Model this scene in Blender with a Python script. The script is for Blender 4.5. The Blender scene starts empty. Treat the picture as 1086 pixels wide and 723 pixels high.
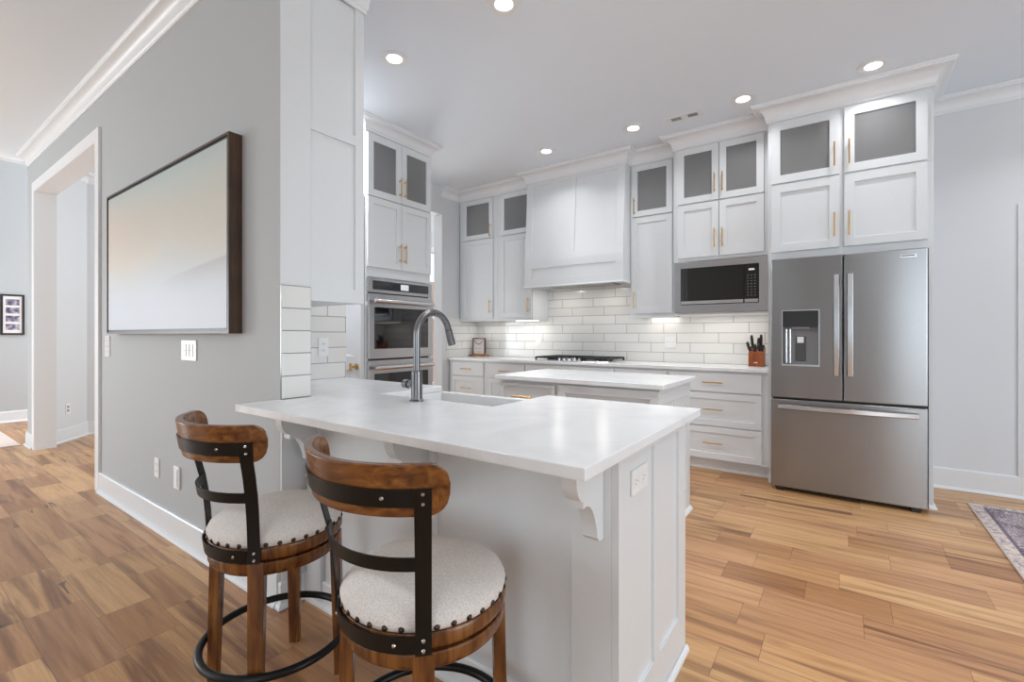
import bpy, bmesh, math, random
from mathutils import Vector, Matrix
random.seed(7)
PI = math.pi
sc = bpy.context.scene

# ------------------------------------------------------------------ camera
cam_d = bpy.data.cameras.new('camera')
cam = bpy.data.objects.new('camera', cam_d)
sc.collection.objects.link(cam)
cam.location = (0, 0, 1.2)
cam.rotation_euler = (PI / 2, 0, math.radians(35.35))
cam_d.sensor_width = 36
cam_d.lens = 36 * 494.2 / 1086
cam_d.shift_y = -6.5 / 1086
cam_d.clip_start = 0.05
sc.camera = cam

# ------------------------------------------------------------------ colour management
sc.view_settings.view_transform = 'Standard'
sc.view_settings.look = 'None'
sc.view_settings.exposure = -0.08
sc.view_settings.gamma = 1.0
sc.view_settings.use_curve_mapping = False

# ------------------------------------------------------------------ world + lights
w = bpy.data.worlds.new('World'); sc.world = w; w.use_nodes = True
bg = w.node_tree.nodes['Background']
bg.inputs[0].default_value = (0.72, 0.87, 1.0, 1)
bg.inputs[1].default_value = 1.8


def area(name, loc, rot, sx, sy, power, col=(1, 1, 1), spread=PI):
    d = bpy.data.lights.new(name, 'AREA'); d.shape = 'RECTANGLE'; d.size = sx; d.size_y = sy
    d.energy = power; d.color = col; d.spread = spread
    o = bpy.data.objects.new(name, d); sc.collection.objects.link(o)
    o.location = loc; o.rotation_euler = rot
    return o


# daylight through the rear, right and hall windows (outside the frame)
DAY = (0.90, 0.962, 0.985)
area('window_light_rear_left', (-5.7, -4.75, 1.6), (PI / 2 + 0.2, 0, 0), 2.6, 2.3, 55, DAY)
area('window_light_rear_right', (2.12, -4.95, 1.6), (PI / 2 + 0.2, 0, 0), 2.3, 2.3, 60, DAY)
area('window_light_right', (4.75, 1.2, 1.6), (PI / 2 + 0.15, 0, PI / 2), 2.6, 2.2, 85, DAY)
area('window_light_hall', (-9.3, -2.6, 1.7), (PI / 2 + 0.1, 0, -PI / 2), 2.4, 2.5, 230, DAY)
area('fill_light_foyer', (-8.4, 4.4, 1.9), (PI / 2, 0, PI), 1.4, 2.4, 150, DAY)  # fill added to brighten the foyer wall, no window behind it
area('fill_light_passage', (-5.4, 4.6, 2.0), (PI / 2, 0, PI), 1.2, 1.6, 65, DAY)  # free-standing fill added to lift the dark passage, not a window
area('window_light_side_room', (-5.2, 7.7, 1.7), (PI / 2, 0, PI), 1.4, 2.0, 45, DAY)

# ------------------------------------------------------------------ materials
def srgb(r, g=None, b=None):
    if g is None: g = b = r
    f = lambda c: ((c / 255) / 12.92) if c / 255 <= 0.04045 else (((c / 255) + 0.055) / 1.055) ** 2.4
    return (f(r), f(g), f(b), 1)


def new_mat(name):
    m = bpy.data.materials.new(name); m.use_nodes = True
    nt = m.node_tree
    return m, nt, nt.nodes['Principled BSDF']


def N(nt, t, **kw):
    n = nt.nodes.new(t)
    for k, v in kw.items(): setattr(n, k, v)
    return n


def math_n(nt, op, a, b=None, clamp=False):
    n = nt.nodes.new('ShaderNodeMath'); n.operation = op; n.use_clamp = clamp
    for i, v in enumerate((a, b)):
        if v is None: continue
        if isinstance(v, (int, float)): n.inputs[i].default_value = v
        else: nt.links.new(v, n.inputs[i])
    return n.outputs[0]


def mixc(nt, fac, a, b, blend='MIX'):
    n = nt.nodes.new('ShaderNodeMix'); n.data_type = 'RGBA'; n.blend_type = blend
    for idx, v in ((0, fac), (6, a), (7, b)):
        if isinstance(v, (int, float)): n.inputs[idx].default_value = v
        elif isinstance(v, tuple): n.inputs[idx].default_value = v
        else: nt.links.new(v, n.inputs[idx])
    return n.outputs[2]


def ramp(nt, fac, stops):
    r = nt.nodes.new('ShaderNodeValToRGB')
    while len(r.color_ramp.elements) < len(stops): r.color_ramp.elements.new(0.5)
    for e, (p, c) in zip(r.color_ramp.elements, stops): e.position = p; e.color = c
    nt.links.new(fac, r.inputs[0]); return r.outputs[0]


def wcoord(nt):
    return N(nt, 'ShaderNodeNewGeometry').outputs['Position']


def objc(nt):
    return N(nt, 'ShaderNodeTexCoord').outputs['Object']


def paint(name, c, rough=0.45, bump=0.0, scale=60, spec=0.5, metal=0):
    m, nt, p = new_mat(name)
    p.inputs['Roughness'].default_value = rough; p.inputs['Metallic'].default_value = metal
    p.inputs['Specular IOR Level'].default_value = spec
    no = N(nt, 'ShaderNodeTexNoise'); no.inputs['Scale'].default_value = scale; no.inputs['Detail'].default_value = 3
    nt.links.new(objc(nt), no.inputs['Vector'])
    c2 = tuple(x * 0.965 for x in c[:3]) + (1,)
    nt.links.new(mixc(nt, no.outputs[0], c, c2), p.inputs['Base Color'])
    if bump:
        b = N(nt, 'ShaderNodeBump'); b.inputs['Strength'].default_value = bump; b.inputs['Distance'].default_value = 0.002
        nt.links.new(no.outputs[0], b.inputs['Height']); nt.links.new(b.outputs[0], p.inputs['Normal'])
    return m


M = {}
M['cab'] = paint('white_cabinet_paint', srgb(227, 229, 231), 0.35)
M['wall'] = paint('grey_wall_paint', srgb(186, 188, 190), 0.65, 0.15, 220)
M['wallw'] = paint('white_wall_paint', srgb(222, 223, 226), 0.6, 0.1, 220)
M['ceil'] = paint('ceiling_paint', srgb(240, 247, 254), 0.8, 0.1, 200)
M['trim'] = paint('white_trim_paint', srgb(238, 239, 241), 0.35)
M['base'] = paint('baseboard_paint', srgb(230, 232, 235), 0.35)
M['plate'] = paint('white_plastic', srgb(242, 242, 242), 0.3)
M['slot'] = paint('dark_slot', srgb(90, 90, 90), 0.5)
M['slotlight'] = paint('grey_slot', srgb(165, 165, 165), 0.5)
M['brass'] = paint('brushed_brass', srgb(205, 165, 105), 0.3, metal=1.0)
M['black'] = paint('black_metal', srgb(10, 11, 13), 0.38, spec=0.35)
M['iron'] = paint('black_cast_iron', srgb(25, 25, 26), 0.5)
M['niche'] = paint('grey_plastic', srgb(128, 128, 130), 0.3)
M['blackglass'] = paint('black_glass', srgb(18, 18, 19), 0.04, spec=0.9)
M['dark'] = paint('dark_plastic', srgb(38, 38, 40), 0.35)
M['darkgrey'] = paint('dark_grey_plastic', srgb(72, 72, 74), 0.35)
M['fireclay'] = paint('white_fireclay', srgb(238, 238, 238), 0.12)
M['shadowgap'] = paint('shadow_gap', srgb(60, 60, 62), 0.6)
M['nail'] = paint('dark_bronze_nail', srgb(70, 60, 52), 0.28, metal=0.9)
M['chrome'] = paint('bright_chrome', srgb(215, 215, 218), 0.12, metal=1.0)
M['paper'] = paint('white_paper', srgb(238, 230, 228), 0.7)
M['curtain'] = paint('tan_curtain', srgb(205, 180, 160), 0.9)
M['beigerug'] = paint('beige_rug', srgb(222, 205, 196), 0.95, 0.5, 300)
M['interior'] = paint('cabinet_interior', srgb(200, 200, 202), 0.5)


def m_steel(name, col, rough, aniso=0.75):
    m, nt, p = new_mat(name)
    p.inputs['Base Color'].default_value = col; p.inputs['Metallic'].default_value = 1
    p.inputs['Roughness'].default_value = rough
    p.inputs['Anisotropic'].default_value = aniso
    t = N(nt, 'ShaderNodeTangent', direction_type='RADIAL', axis='Z'); nt.links.new(t.outputs[0], p.inputs['Tangent'])
    p.inputs['Anisotropic Rotation'].default_value = 0.25
    return m


M['steel'] = m_steel('brushed_stainless', srgb(158, 159, 161), 0.25, 0.9)
M['steel_light'] = m_steel('light_stainless', srgb(190, 190, 192), 0.27, 0.7)
M['steel2'] = m_steel('polished_stainless', srgb(222, 222, 224), 0.2, 0.2)
M['faucet'] = paint('brushed_nickel', srgb(128, 128, 130), 0.24, metal=1.0)


def m_glass(name):
    m, nt, p = new_mat(name)
    nt.nodes.remove(p)
    out = nt.nodes['Material Output']
    tr = N(nt, 'ShaderNodeBsdfTransparent'); tr.inputs[0].default_value = (0.80, 0.81, 0.82, 1)
    gl = N(nt, 'ShaderNodeBsdfGlossy'); gl.inputs['Roughness'].default_value = 0.02
    fr = N(nt, 'ShaderNodeFresnel'); fr.inputs[0].default_value = 1.45
    df = N(nt, 'ShaderNodeBsdfDiffuse'); df.inputs[0].default_value = (0.42, 0.42, 0.425, 1)
    m0 = N(nt, 'ShaderNodeMixShader'); m0.inputs[0].default_value = 0.5
    mx = N(nt, 'ShaderNodeMixShader')
    nt.links.new(tr.outputs[0], m0.inputs[1]); nt.links.new(df.outputs[0], m0.inputs[2])
    nt.links.new(fr.outputs[0], mx.inputs[0]); nt.links.new(m0.outputs[0], mx.inputs[1]); nt.links.new(gl.outputs[0], mx.inputs[2])
    nt.links.new(mx.outputs[0], out.inputs[0])
    return m


M['glass'] = m_glass('cabinet_glass')


def m_emit(name, col, s):
    m, nt, p = new_mat(name)
    p.inputs['Base Color'].default_value = col
    p.inputs['Emission Color'].default_value = col; p.inputs['Emission Strength'].default_value = s
    return m


M['lamp'] = m_emit('lamp_lens', (1, 0.98, 0.95, 1), 4.0)
M['ledglow'] = m_emit('under_cabinet_led', (1, 0.96, 0.9, 1), 3.0)
M['display'] = m_emit('lit_display', (0.75, 0.77, 0.8, 1), 0.35)
M['displaydot'] = paint('grey_key_marks', srgb(130, 130, 132), 0.5)


def m_floor():
    m, nt, p = new_mat('oak_plank_floor')
    sx = N(nt, 'ShaderNodeSeparateXYZ'); nt.links.new(wcoord(nt), sx.inputs[0])
    X, Y = sx.outputs[0], sx.outputs[1]
    W, L = 0.19, 1.15
    ry = math_n(nt, 'DIVIDE', math_n(nt, 'ADD', Y, 100 * W - 0.405), W)
    row = math_n(nt, 'FLOOR', ry); fy = math_n(nt, 'FRACT', ry)
    wn = N(nt, 'ShaderNodeTexWhiteNoise', noise_dimensions='1D'); nt.links.new(row, wn.inputs['W'])
    rx = math_n(nt, 'ADD', math_n(nt, 'DIVIDE', X, L), math_n(nt, 'MULTIPLY', wn.outputs[0], 17.3))
    rx = math_n(nt, 'ADD', rx, 60)
    col = math_n(nt, 'FLOOR', rx); fx = math_n(nt, 'FRACT', rx)
    cmb = N(nt, 'ShaderNodeCombineXYZ'); nt.links.new(col, cmb.inputs[0]); nt.links.new(row, cmb.inputs[1])
    w2 = N(nt, 'ShaderNodeTexWhiteNoise', noise_dimensions='3D'); nt.links.new(cmb.outputs[0], w2.inputs['Vector'])
    # split some planks in two
    cut = math_n(nt, 'ADD', math_n(nt, 'MULTIPLY', w2.outputs[0], 0.5), 0.25)
    half = math_n(nt, 'GREATER_THAN', fx, cut)
    cmb2 = N(nt, 'ShaderNodeCombineXYZ'); nt.links.new(col, cmb2.inputs[0]); nt.links.new(row, cmb2.inputs[1])
    nt.links.new(half, cmb2.inputs[2])
    w3 = N(nt, 'ShaderNodeTexWhiteNoise', noise_dimensions='3D'); nt.links.new(cmb2.outputs[0], w3.inputs['Vector'])
    pid = w3.outputs[0]
    base = ramp(nt, pid, [(0.0, srgb(178, 130, 88)), (0.2, srgb(200, 154, 108)), (0.45, srgb(212, 168, 120)),
                          (0.7, srgb(222, 180, 132)), (0.88, srgb(206, 158, 116)), (1.0, srgb(186, 142, 104))])
    # grain
    off = N(nt, 'ShaderNodeCombineXYZ')
    nt.links.new(math_n(nt, 'MULTIPLY', pid, 37.0), off.inputs[0]); nt.links.new(math_n(nt, 'MULTIPLY', pid, 91.0), off.inputs[2])
    cc = N(nt, 'ShaderNodeCombineXYZ')
    nt.links.new(math_n(nt, 'MULTIPLY', X, 0.7), cc.inputs[0]); nt.links.new(math_n(nt, 'MULTIPLY', Y, 10.0), cc.inputs[1])
    va = N(nt, 'ShaderNodeVectorMath', operation='ADD'); nt.links.new(cc.outputs[0], va.inputs[0]); nt.links.new(off.outputs[0], va.inputs[1])
    n1 = N(nt, 'ShaderNodeTexNoise'); n1.inputs['Scale'].default_value = 1.6; n1.inputs['Detail'].default_value = 7
    n1.inputs['Roughness'].default_value = 0.6; n1.inputs['Distortion'].default_value = 1.0
    nt.links.new(va.outputs[0], n1.inputs['Vector'])
    g1 = ramp(nt, n1.outputs[0], [(0.27, srgb(120, 84, 56)), (0.42, srgb(225, 205, 182)), (0.6, srgb(255, 250, 242)), (0.78, srgb(205, 175, 145))])
    colr = mixc(nt, 0.55, base, g1, 'MULTIPLY')
    cc2 = N(nt, 'ShaderNodeVectorMath', operation='MULTIPLY'); cc2.inputs[1].default_value = (2.2, 5.0, 1)
    nt.links.new(va.outputs[0], cc2.inputs[0])
    n2 = N(nt, 'ShaderNodeTexNoise'); n2.inputs['Scale'].default_value = 4.0; n2.inputs['Detail'].default_value = 5
    nt.links.new(cc2.outputs[0], n2.inputs['Vector'])
    colr = mixc(nt, 0.3, colr, ramp(nt, n2.outputs[0], [(0.3, srgb(190, 170, 150)), (0.65, srgb(255, 255, 255))]), 'MULTIPLY')
    # long dark mineral streaks along the grain, more on some planks
    cs = N(nt, 'ShaderNodeCombineXYZ')
    nt.links.new(math_n(nt, 'MULTIPLY', X, 0.9), cs.inputs[0]); nt.links.new(math_n(nt, 'MULTIPLY', Y, 13.0), cs.inputs[1])
    vs_ = N(nt, 'ShaderNodeVectorMath', operation='ADD'); nt.links.new(cs.outputs[0], vs_.inputs[0]); nt.links.new(off.outputs[0], vs_.inputs[1])
    n5 = N(nt, 'ShaderNodeTexNoise'); n5.inputs['Scale'].default_value = 1.3; n5.inputs['Detail'].default_value = 3
    n5.inputs['Distortion'].default_value = 0.5
    nt.links.new(vs_.outputs[0], n5.inputs['Vector'])
    stk = ramp(nt, n5.outputs[0], [(0.48, (0, 0, 0, 1)), (0.64, (1, 1, 1, 1))])
    sep3 = N(nt, 'ShaderNodeSeparateColor'); nt.links.new(w3.outputs['Color'], sep3.inputs[0])
    amt = math_n(nt, 'ADD', math_n(nt, 'MULTIPLY', sep3.outputs[1], 0.8), 0.12)
    colr = mixc(nt, math_n(nt, 'MULTIPLY', stk, amt), colr, srgb(112, 68, 42))
    n6 = N(nt, 'ShaderNodeTexNoise'); n6.inputs['Scale'].default_value = 1.1; n6.inputs['Detail'].default_value = 0
    vo6 = N(nt, 'ShaderNodeVectorMath', operation='ADD'); vo6.inputs[1].default_value = (5.3, 2.1, 8.8)
    v7 = N(nt, 'ShaderNodeVectorMath', operation='MULTIPLY'); v7.inputs[1].default_value = (0.45, 1.0, 1.0)
    nt.links.new(vs_.outputs[0], v7.inputs[0]); nt.links.new(v7.outputs[0], vo6.inputs[0]); nt.links.new(vo6.outputs[0], n6.inputs['Vector'])
    thin = math_n(nt, 'LESS_THAN', math_n(nt, 'ABSOLUTE', math_n(nt, 'SUBTRACT', n6.outputs[0], 0.5)), 0.006)
    cm = N(nt, 'ShaderNodeTexNoise'); cm.inputs['Scale'].default_value = 2.3
    nt.links.new(wcoord(nt), cm.inputs['Vector'])
    thin = math_n(nt, 'MULTIPLY', thin, math_n(nt, 'GREATER_THAN', cm.outputs[0], 0.62))
    colr = mixc(nt, math_n(nt, 'MULTIPLY', thin, 0.75), colr, srgb(66, 40, 26))
    # knots
    kc = N(nt, 'ShaderNodeCombineXYZ')
    nt.links.new(X, kc.inputs[0]); nt.links.new(math_n(nt, 'MULTIPLY', Y, 1.9), kc.inputs[1])
    kv = N(nt, 'ShaderNodeVectorMath', operation='ADD'); nt.links.new(kc.outputs[0], kv.inputs[0]); nt.links.new(off.outputs[0], kv.inputs[1])
    vo = N(nt, 'ShaderNodeTexVoronoi'); vo.inputs['Scale'].default_value = 2.6; nt.links.new(kv.outputs[0], vo.inputs['Vector'])
    nz = N(nt, 'ShaderNodeTexNoise'); nz.inputs['Scale'].default_value = 14; nt.links.new(kv.outputs[0], nz.inputs['Vector'])
    dist = math_n(nt, 'ADD', vo.outputs['Distance'], math_n(nt, 'MULTIPLY', math_n(nt, 'SUBTRACT', nz.outputs[0], 0.5), 0.09))
    sepc = N(nt, 'ShaderNodeSeparateColor'); nt.links.new(vo.outputs['Color'], sepc.inputs[0])
    has = math_n(nt, 'GREATER_THAN', sepc.outputs[0], 0.45)
    kmask = ramp(nt, dist, [(0.0, (1, 1, 1, 1)), (0.035, (0.75, 0.75, 0.75, 1)), (0.07, (0.22, 0.22, 0.22, 1)), (0.17, (0, 0, 0, 1))])
    kf = math_n(nt, 'MULTIPLY', math_n(nt, 'MULTIPLY', kmask, has), 0.85)
    colr = mixc(nt, kf, colr, srgb(62, 40, 28))
    # gaps
    dy = math_n(nt, 'MULTIPLY', math_n(nt, 'MINIMUM', fy, math_n(nt, 'SUBTRACT', 1, fy)), W)
    dx = math_n(nt, 'MULTIPLY', math_n(nt, 'MINIMUM', fx, math_n(nt, 'SUBTRACT', 1, fx)), L)
    dc = math_n(nt, 'MULTIPLY', math_n(nt, 'ABSOLUTE', math_n(nt, 'SUBTRACT', fx, cut)), L)
    d = math_n(nt, 'MINIMUM', dy, math_n(nt, 'MINIMUM', dx, dc))
    gap = math_n(nt, 'LESS_THAN', d, 0.0011)
    colr = mixc(nt, math_n(nt, 'MULTIPLY', gap, 0.6), colr, srgb(80, 55, 38))
    nt.links.new(colr, p.inputs['Base Color'])
    p.inputs['Roughness'].default_value = 0.33
    b = N(nt, 'ShaderNodeBump'); b.inputs['Strength'].default_value = 0.25; b.inputs['Distance'].default_value = 0.002
    hh = math_n(nt, 'SUBTRACT', n1.outputs[0], math_n(nt, 'MULTIPLY', gap, 1.5))
    nt.links.new(hh, b.inputs['Height']); nt.links.new(b.outputs[0], p.inputs['Normal'])
    return m


M['floor'] = m_floor()


def m_tile(name, axis, x0, w=0.406, h=0.1016, z0=0.914, offs=1.0 / 3, body=(236, 235, 232)):
    m, nt, p = new_mat(name)
    sx = N(nt, 'ShaderNodeSeparateXYZ'); nt.links.new(wcoord(nt), sx.inputs[0])
    A = sx.outputs[axis]; Z = sx.outputs[2]
    rz = math_n(nt, 'DIVIDE', math_n(nt, 'SUBTRACT', Z, z0), h)
    row = math_n(nt, 'FLOOR', rz); fz = math_n(nt, 'FRACT', rz)
    ra = math_n(nt, 'ADD', math_n(nt, 'DIVIDE', math_n(nt, 'SUBTRACT', A, x0), w), math_n(nt, 'MULTIPLY', row, offs))
    ra = math_n(nt, 'ADD', ra, 40)
    fa = math_n(nt, 'FRACT', ra); cl = math_n(nt, 'FLOOR', ra)
    dz = math_n(nt, 'MULTIPLY', math_n(nt, 'MINIMUM', fz, math_n(nt, 'SUBTRACT', 1, fz)), h)
    da = math_n(nt, 'MULTIPLY', math_n(nt, 'MINIMUM', fa, math_n(nt, 'SUBTRACT', 1, fa)), w)
    d = math_n(nt, 'MINIMUM', dz, da)
    g = ramp(nt, math_n(nt, 'MULTIPLY', d, 100), [(0.16, (0, 0, 0, 1)), (0.30, (1, 1, 1, 1))])
    cmb = N(nt, 'ShaderNodeCombineXYZ'); nt.links.new(cl, cmb.inputs[0]); nt.links.new(row, cmb.inputs[1])
    wn = N(nt, 'ShaderNodeTexWhiteNoise', noise_dimensions='3D'); nt.links.new(cmb.outputs[0], wn.inputs['Vector'])
    tc = mixc(nt, wn.outputs[0], srgb(*body), srgb(body[0] - 7, body[1] - 7, body[2] - 7))
    nt.links.new(mixc(nt, g, srgb(150, 149, 147), tc), p.inputs['Base Color'])
    p.inputs['Roughness'].default_value = 0.12
    b = N(nt, 'ShaderNodeBump'); b.inputs['Strength'].default_value = 0.6; b.inputs['Distance'].default_value = 0.003
    no = N(nt, 'ShaderNodeTexNoise'); no.inputs['Scale'].default_value = 9; nt.links.new(wcoord(nt), no.inputs['Vector'])
    nt.links.new(math_n(nt, 'ADD', g, math_n(nt, 'MULTIPLY', no.outputs[0], 0.5)), b.inputs['Height'])
    nt.links.new(b.outputs[0], p.inputs['Normal'])
    return m


M['tile_x'] = m_tile('subway_tile_back', 0, -1.135)
M['tile_y'] = m_tile('subway_tile_side', 1, 0.3)
M['brick'] = m_tile('tan_brick', 1, 0, w=0.22, h=0.075, z0=0, offs=0.5, body=(196, 160, 136))
M['tile_end'] = m_tile('subway_tile_wall_end', 1, 1.090, w=0.143, offs=0.0)


def m_quartz():
    m, nt, p = new_mat('white_quartz')
    no = N(nt, 'ShaderNodeTexNoise'); no.inputs['Scale'].default_value = 5; no.inputs['Detail'].default_value = 6
    no.inputs['Distortion'].default_value = 1.5
    nt.links.new(wcoord(nt), no.inputs['Vector'])
    nt.links.new(ramp(nt, no.outputs[0], [(0.35, srgb(232, 233, 235)), (0.6, srgb(240, 241, 243))]), p.inputs['Base Color'])
    p.inputs['Roughness'].default_value = 0.2
    return m


M['quartz'] = m_quartz()


def m_wood(name, a, b, c, rough=0.35, axis=2, scale=10):
    m, nt, p = new_mat(name)
    mp = N(nt, 'ShaderNodeMapping'); s = [1.0, 1.0, 1.0]; s[axis] = 0.12
    mp.inputs['Scale'].default_value = s; nt.links.new(objc(nt), mp.inputs[0])
    no = N(nt, 'ShaderNodeTexNoise'); no.inputs['Scale'].default_value = scale * 4; no.inputs['Detail'].default_value = 6
    no.inputs['Distortion'].default_value = 0.6; nt.links.new(mp.outputs[0], no.inputs['Vector'])
    n2 = N(nt, 'ShaderNodeTexNoise'); n2.inputs['Scale'].default_value = 6; n2.inputs['Detail'].default_value = 3
    nt.links.new(objc(nt), n2.inputs['Vector'])
    c1 = ramp(nt, no.outputs[0], [(0.32, srgb(*a)), (0.5, srgb(*b)), (0.68, srgb(*c))])
    c2 = mixc(nt, 0.6, c1, ramp(nt, n2.outputs[0], [(0.35, srgb(180, 165, 155)), (0.65, srgb(255, 255, 255))]), 'MULTIPLY')
    nt.links.new(c2, p.inputs['Base Color']); p.inputs['Roughness'].default_value = rough
    return m


M['stoolwood'] = m_wood('walnut_stool_wood', (84, 47, 22), (122, 74, 36), (152, 100, 50), 0.26)
M['railwood'] = m_wood('walnut_rail_wood', (84, 47, 22), (122, 74, 36), (152, 100, 50), 0.26, axis=0)
M['blockwood'] = m_wood('knife_block_wood', (140, 70, 30), (165, 88, 40), (180, 100, 50), 0.35)
M['framewood'] = m_wood('dark_walnut_frame', (56, 37, 24), (72, 49, 32), (86, 60, 40), 0.4)
M['signwood'] = m_wood('sign_wood', (150, 95, 50), (180, 120, 65), (196, 138, 80), 0.5, axis=0)
M['signframe'] = m_wood('sign_frame_wood', (90, 58, 40), (112, 76, 54), (130, 90, 66), 0.5)


def m_fabric():
    m, nt, p = new_mat('cream_linen')
    n1 = N(nt, 'ShaderNodeTexNoise'); n1.inputs['Scale'].default_value = 260; n1.inputs['Detail'].default_value = 3
    nt.links.new(objc(nt), n1.inputs['Vector'])
    n2 = N(nt, 'ShaderNodeTexNoise'); n2.inputs['Scale'].default_value = 7; n2.inputs['Detail'].default_value = 4
    nt.links.new(objc(nt), n2.inputs['Vector'])
    c = mixc(nt, n2.outputs[0], srgb(242, 237, 232), srgb(220, 210, 205))
    c = mixc(nt, 0.35, c, ramp(nt, n1.outputs[0], [(0.35, srgb(185, 178, 172)), (0.6, srgb(255, 255, 255))]), 'MULTIPLY')
    nt.links.new(c, p.inputs['Base Color']); p.inputs['Roughness'].default_value = 0.95
    b = N(nt, 'ShaderNodeBump'); b.inputs['Strength'].default_value = 0.5; b.inputs['Distance'].default_value = 0.001
    nt.links.new(n1.outputs[0], b.inputs['Height']); nt.links.new(b.outputs[0], p.inputs['Normal'])
    return m


M['fabric'] = m_fabric()


def m_rug():
    m, nt, p = new_mat('distressed_rug')
    sx = N(nt, 'ShaderNodeSeparateXYZ'); nt.links.new(wcoord(nt), sx.inputs[0])
    n1 = N(nt, 'ShaderNodeTexVoronoi'); n1.inputs['Scale'].default_value = 15; n1.feature = 'DISTANCE_TO_EDGE'
    nz = N(nt, 'ShaderNodeTexNoise'); nz.inputs['Scale'].default_value = 14; nz.inputs['Detail'].default_value = 5
    nt.links.new(wcoord(nt), nz.inputs['Vector'])
    va = N(nt, 'ShaderNodeVectorMath', operation='ADD'); nt.links.new(wcoord(nt), va.inputs[0]); nt.links.new(nz.outputs['Color'], va.inputs[1])
    nt.links.new(va.outputs[0], n1.inputs['Vector'])
    pat = ramp(nt, n1.outputs[0], [(0.0, srgb(86, 74, 92)), (0.16, srgb(120, 106, 122)), (0.28, srgb(226, 214, 210)), (1, srgb(232, 222, 216))])
    n3 = N(nt, 'ShaderNodeTexNoise'); n3.inputs['Scale'].default_value = 9; n3.inputs['Detail'].default_value = 6
    nt.links.new(wcoord(nt), n3.inputs['Vector'])
    msk = ramp(nt, n3.outputs[0], [(0.42, (0, 0, 0, 1)), (0.55, (1, 1, 1, 1))])
    field = mixc(nt, msk, pat, srgb(222, 210, 206))
    field = mixc(nt, 0.75, field, pat)
    # border stripes measured from the rug's near and back edges
    ex = math_n(nt, 'SUBTRACT', sx.outputs[0], 0.72); ey = math_n(nt, 'SUBTRACT', 4.58, sx.outputs[1])
    e = math_n(nt, 'MINIMUM', ex, ey)
    inb = math_n(nt, 'LESS_THAN', e, 0.075)
    line = math_n(nt, 'LESS_THAN', math_n(nt, 'ABSOLUTE', math_n(nt, 'SUBTRACT', e, 0.08)), 0.010)
    n4 = N(nt, 'ShaderNodeTexNoise'); n4.inputs['Scale'].default_value = 45; n4.inputs['Detail'].default_value = 3
    nt.links.new(wcoord(nt), n4.inputs['Vector'])
    bor = ramp(nt, n4.outputs[0], [(0.38, srgb(160, 146, 150)), (0.55, srgb(214, 200, 192))])
    c = mixc(nt, inb, field, bor); c = mixc(nt, math_n(nt, 'MULTIPLY', line, 0.75), c, srgb(96, 82, 98))
    edge = math_n(nt, 'LESS_THAN', e, 0.012)
    c = mixc(nt, edge, c, srgb(196, 180, 172))
    nt.links.new(c, p.inputs['Base Color']); p.inputs['Roughness'].default_value = 0.95
    return m


M['rug'] = m_rug()


def m_art():
    m, nt, p = new_mat('misty_landscape_print')
    sx = N(nt, 'ShaderNodeSeparateXYZ'); nt.links.new(wcoord(nt), sx.inputs[0])
    u = math_n(nt, 'DIVIDE', math_n(nt, 'ADD', sx.outputs[0], 4.23), 1.85)
    v = math_n(nt, 'DIVIDE', math_n(nt, 'SUBTRACT', sx.outputs[2], 1.21), 0.95)
    nz = N(nt, 'ShaderNodeTexNoise'); nz.inputs['Scale'].default_value = 1.6; nz.inputs['Detail'].default_value = 3
    nt.links.new(wcoord(nt), nz.inputs['Vector'])
    vj = math_n(nt, 'ADD', v, math_n(nt, 'MULTIPLY', math_n(nt, 'SUBTRACT', nz.outputs[0], 0.5), 0.18))
    c = ramp(nt, vj, [(0.0, srgb(196, 200, 212)), (0.22, srgb(200, 205, 216)), (0.36, srgb(204, 206, 208)), (0.5, srgb(212, 206, 196)),
                      (0.7, srgb(206, 202, 190)), (0.88, srgb(194, 200, 195)), (1.0, srgb(182, 195, 194))])
    # peach glow to the left
    du = math_n(nt, 'SUBTRACT', u, 0.05); dv = math_n(nt, 'SUBTRACT', v, 0.72)
    r = math_n(nt, 'SQRT', math_n(nt, 'ADD', math_n(nt, 'MULTIPLY', du, du), math_n(nt, 'MULTIPLY', math_n(nt, 'MULTIPLY', dv, dv), 3.0)))
    glow = ramp(nt, r, [(0.0, (1, 1, 1, 1)), (0.6, (0, 0, 0, 1))])
    c = mixc(nt, math_n(nt, 'MULTIPLY', glow, 0.6), c, srgb(222, 198, 180))
    # distant hill rising to the right
    hill = math_n(nt, 'ADD', 0.30, math_n(nt, 'MULTIPLY', math_n(nt, 'POWER', math_n(nt, 'MAXIMUM', math_n(nt, 'SUBTRACT', u, 0.5), 0.0), 0.7), 0.17))
    below = math_n(nt, 'SUBTRACT', hill, v)
    hm = ramp(nt, below, [(0.0, (0, 0, 0, 1)), (0.015, (1, 1, 1, 1)), (0.09, (0.3, 0.3, 0.3, 1)), (0.14, (0, 0, 0, 1))])
    side = math_n(nt, 'GREATER_THAN', u, 0.5)
    side = ramp(nt, u, [(0.52, (0, 0, 0, 1)), (0.8, (1, 1, 1, 1))])
    c = mixc(nt, math_n(nt, 'MULTIPLY', math_n(nt, 'MULTIPLY', hm, side), 0.6), c, srgb(178, 172, 182))
    nt.links.new(c, p.inputs['Base Color']); p.inputs['Roughness'].default_value = 0.45
    return m


M['art'] = m_art()


def m_photo(seed):
    m, nt, p = new_mat('small_photo_%s' % 'abcdefgh'[seed])
    nz = N(nt, 'ShaderNodeTexNoise', noise_dimensions='4D'); nz.inputs['Scale'].default_value = 22; nz.inputs['Detail'].default_value = 4
    nz.inputs['W'].default_value = seed * 3.7
    nt.links.new(wcoord(nt), nz.inputs['Vector'])
    nt.links.new(ramp(nt, nz.outputs[0], [(0.35, srgb(70, 64, 84)), (0.5, srgb(140, 134, 156)), (0.68, srgb(214, 206, 214))]), p.inputs['Base Color'])
    return m


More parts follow.
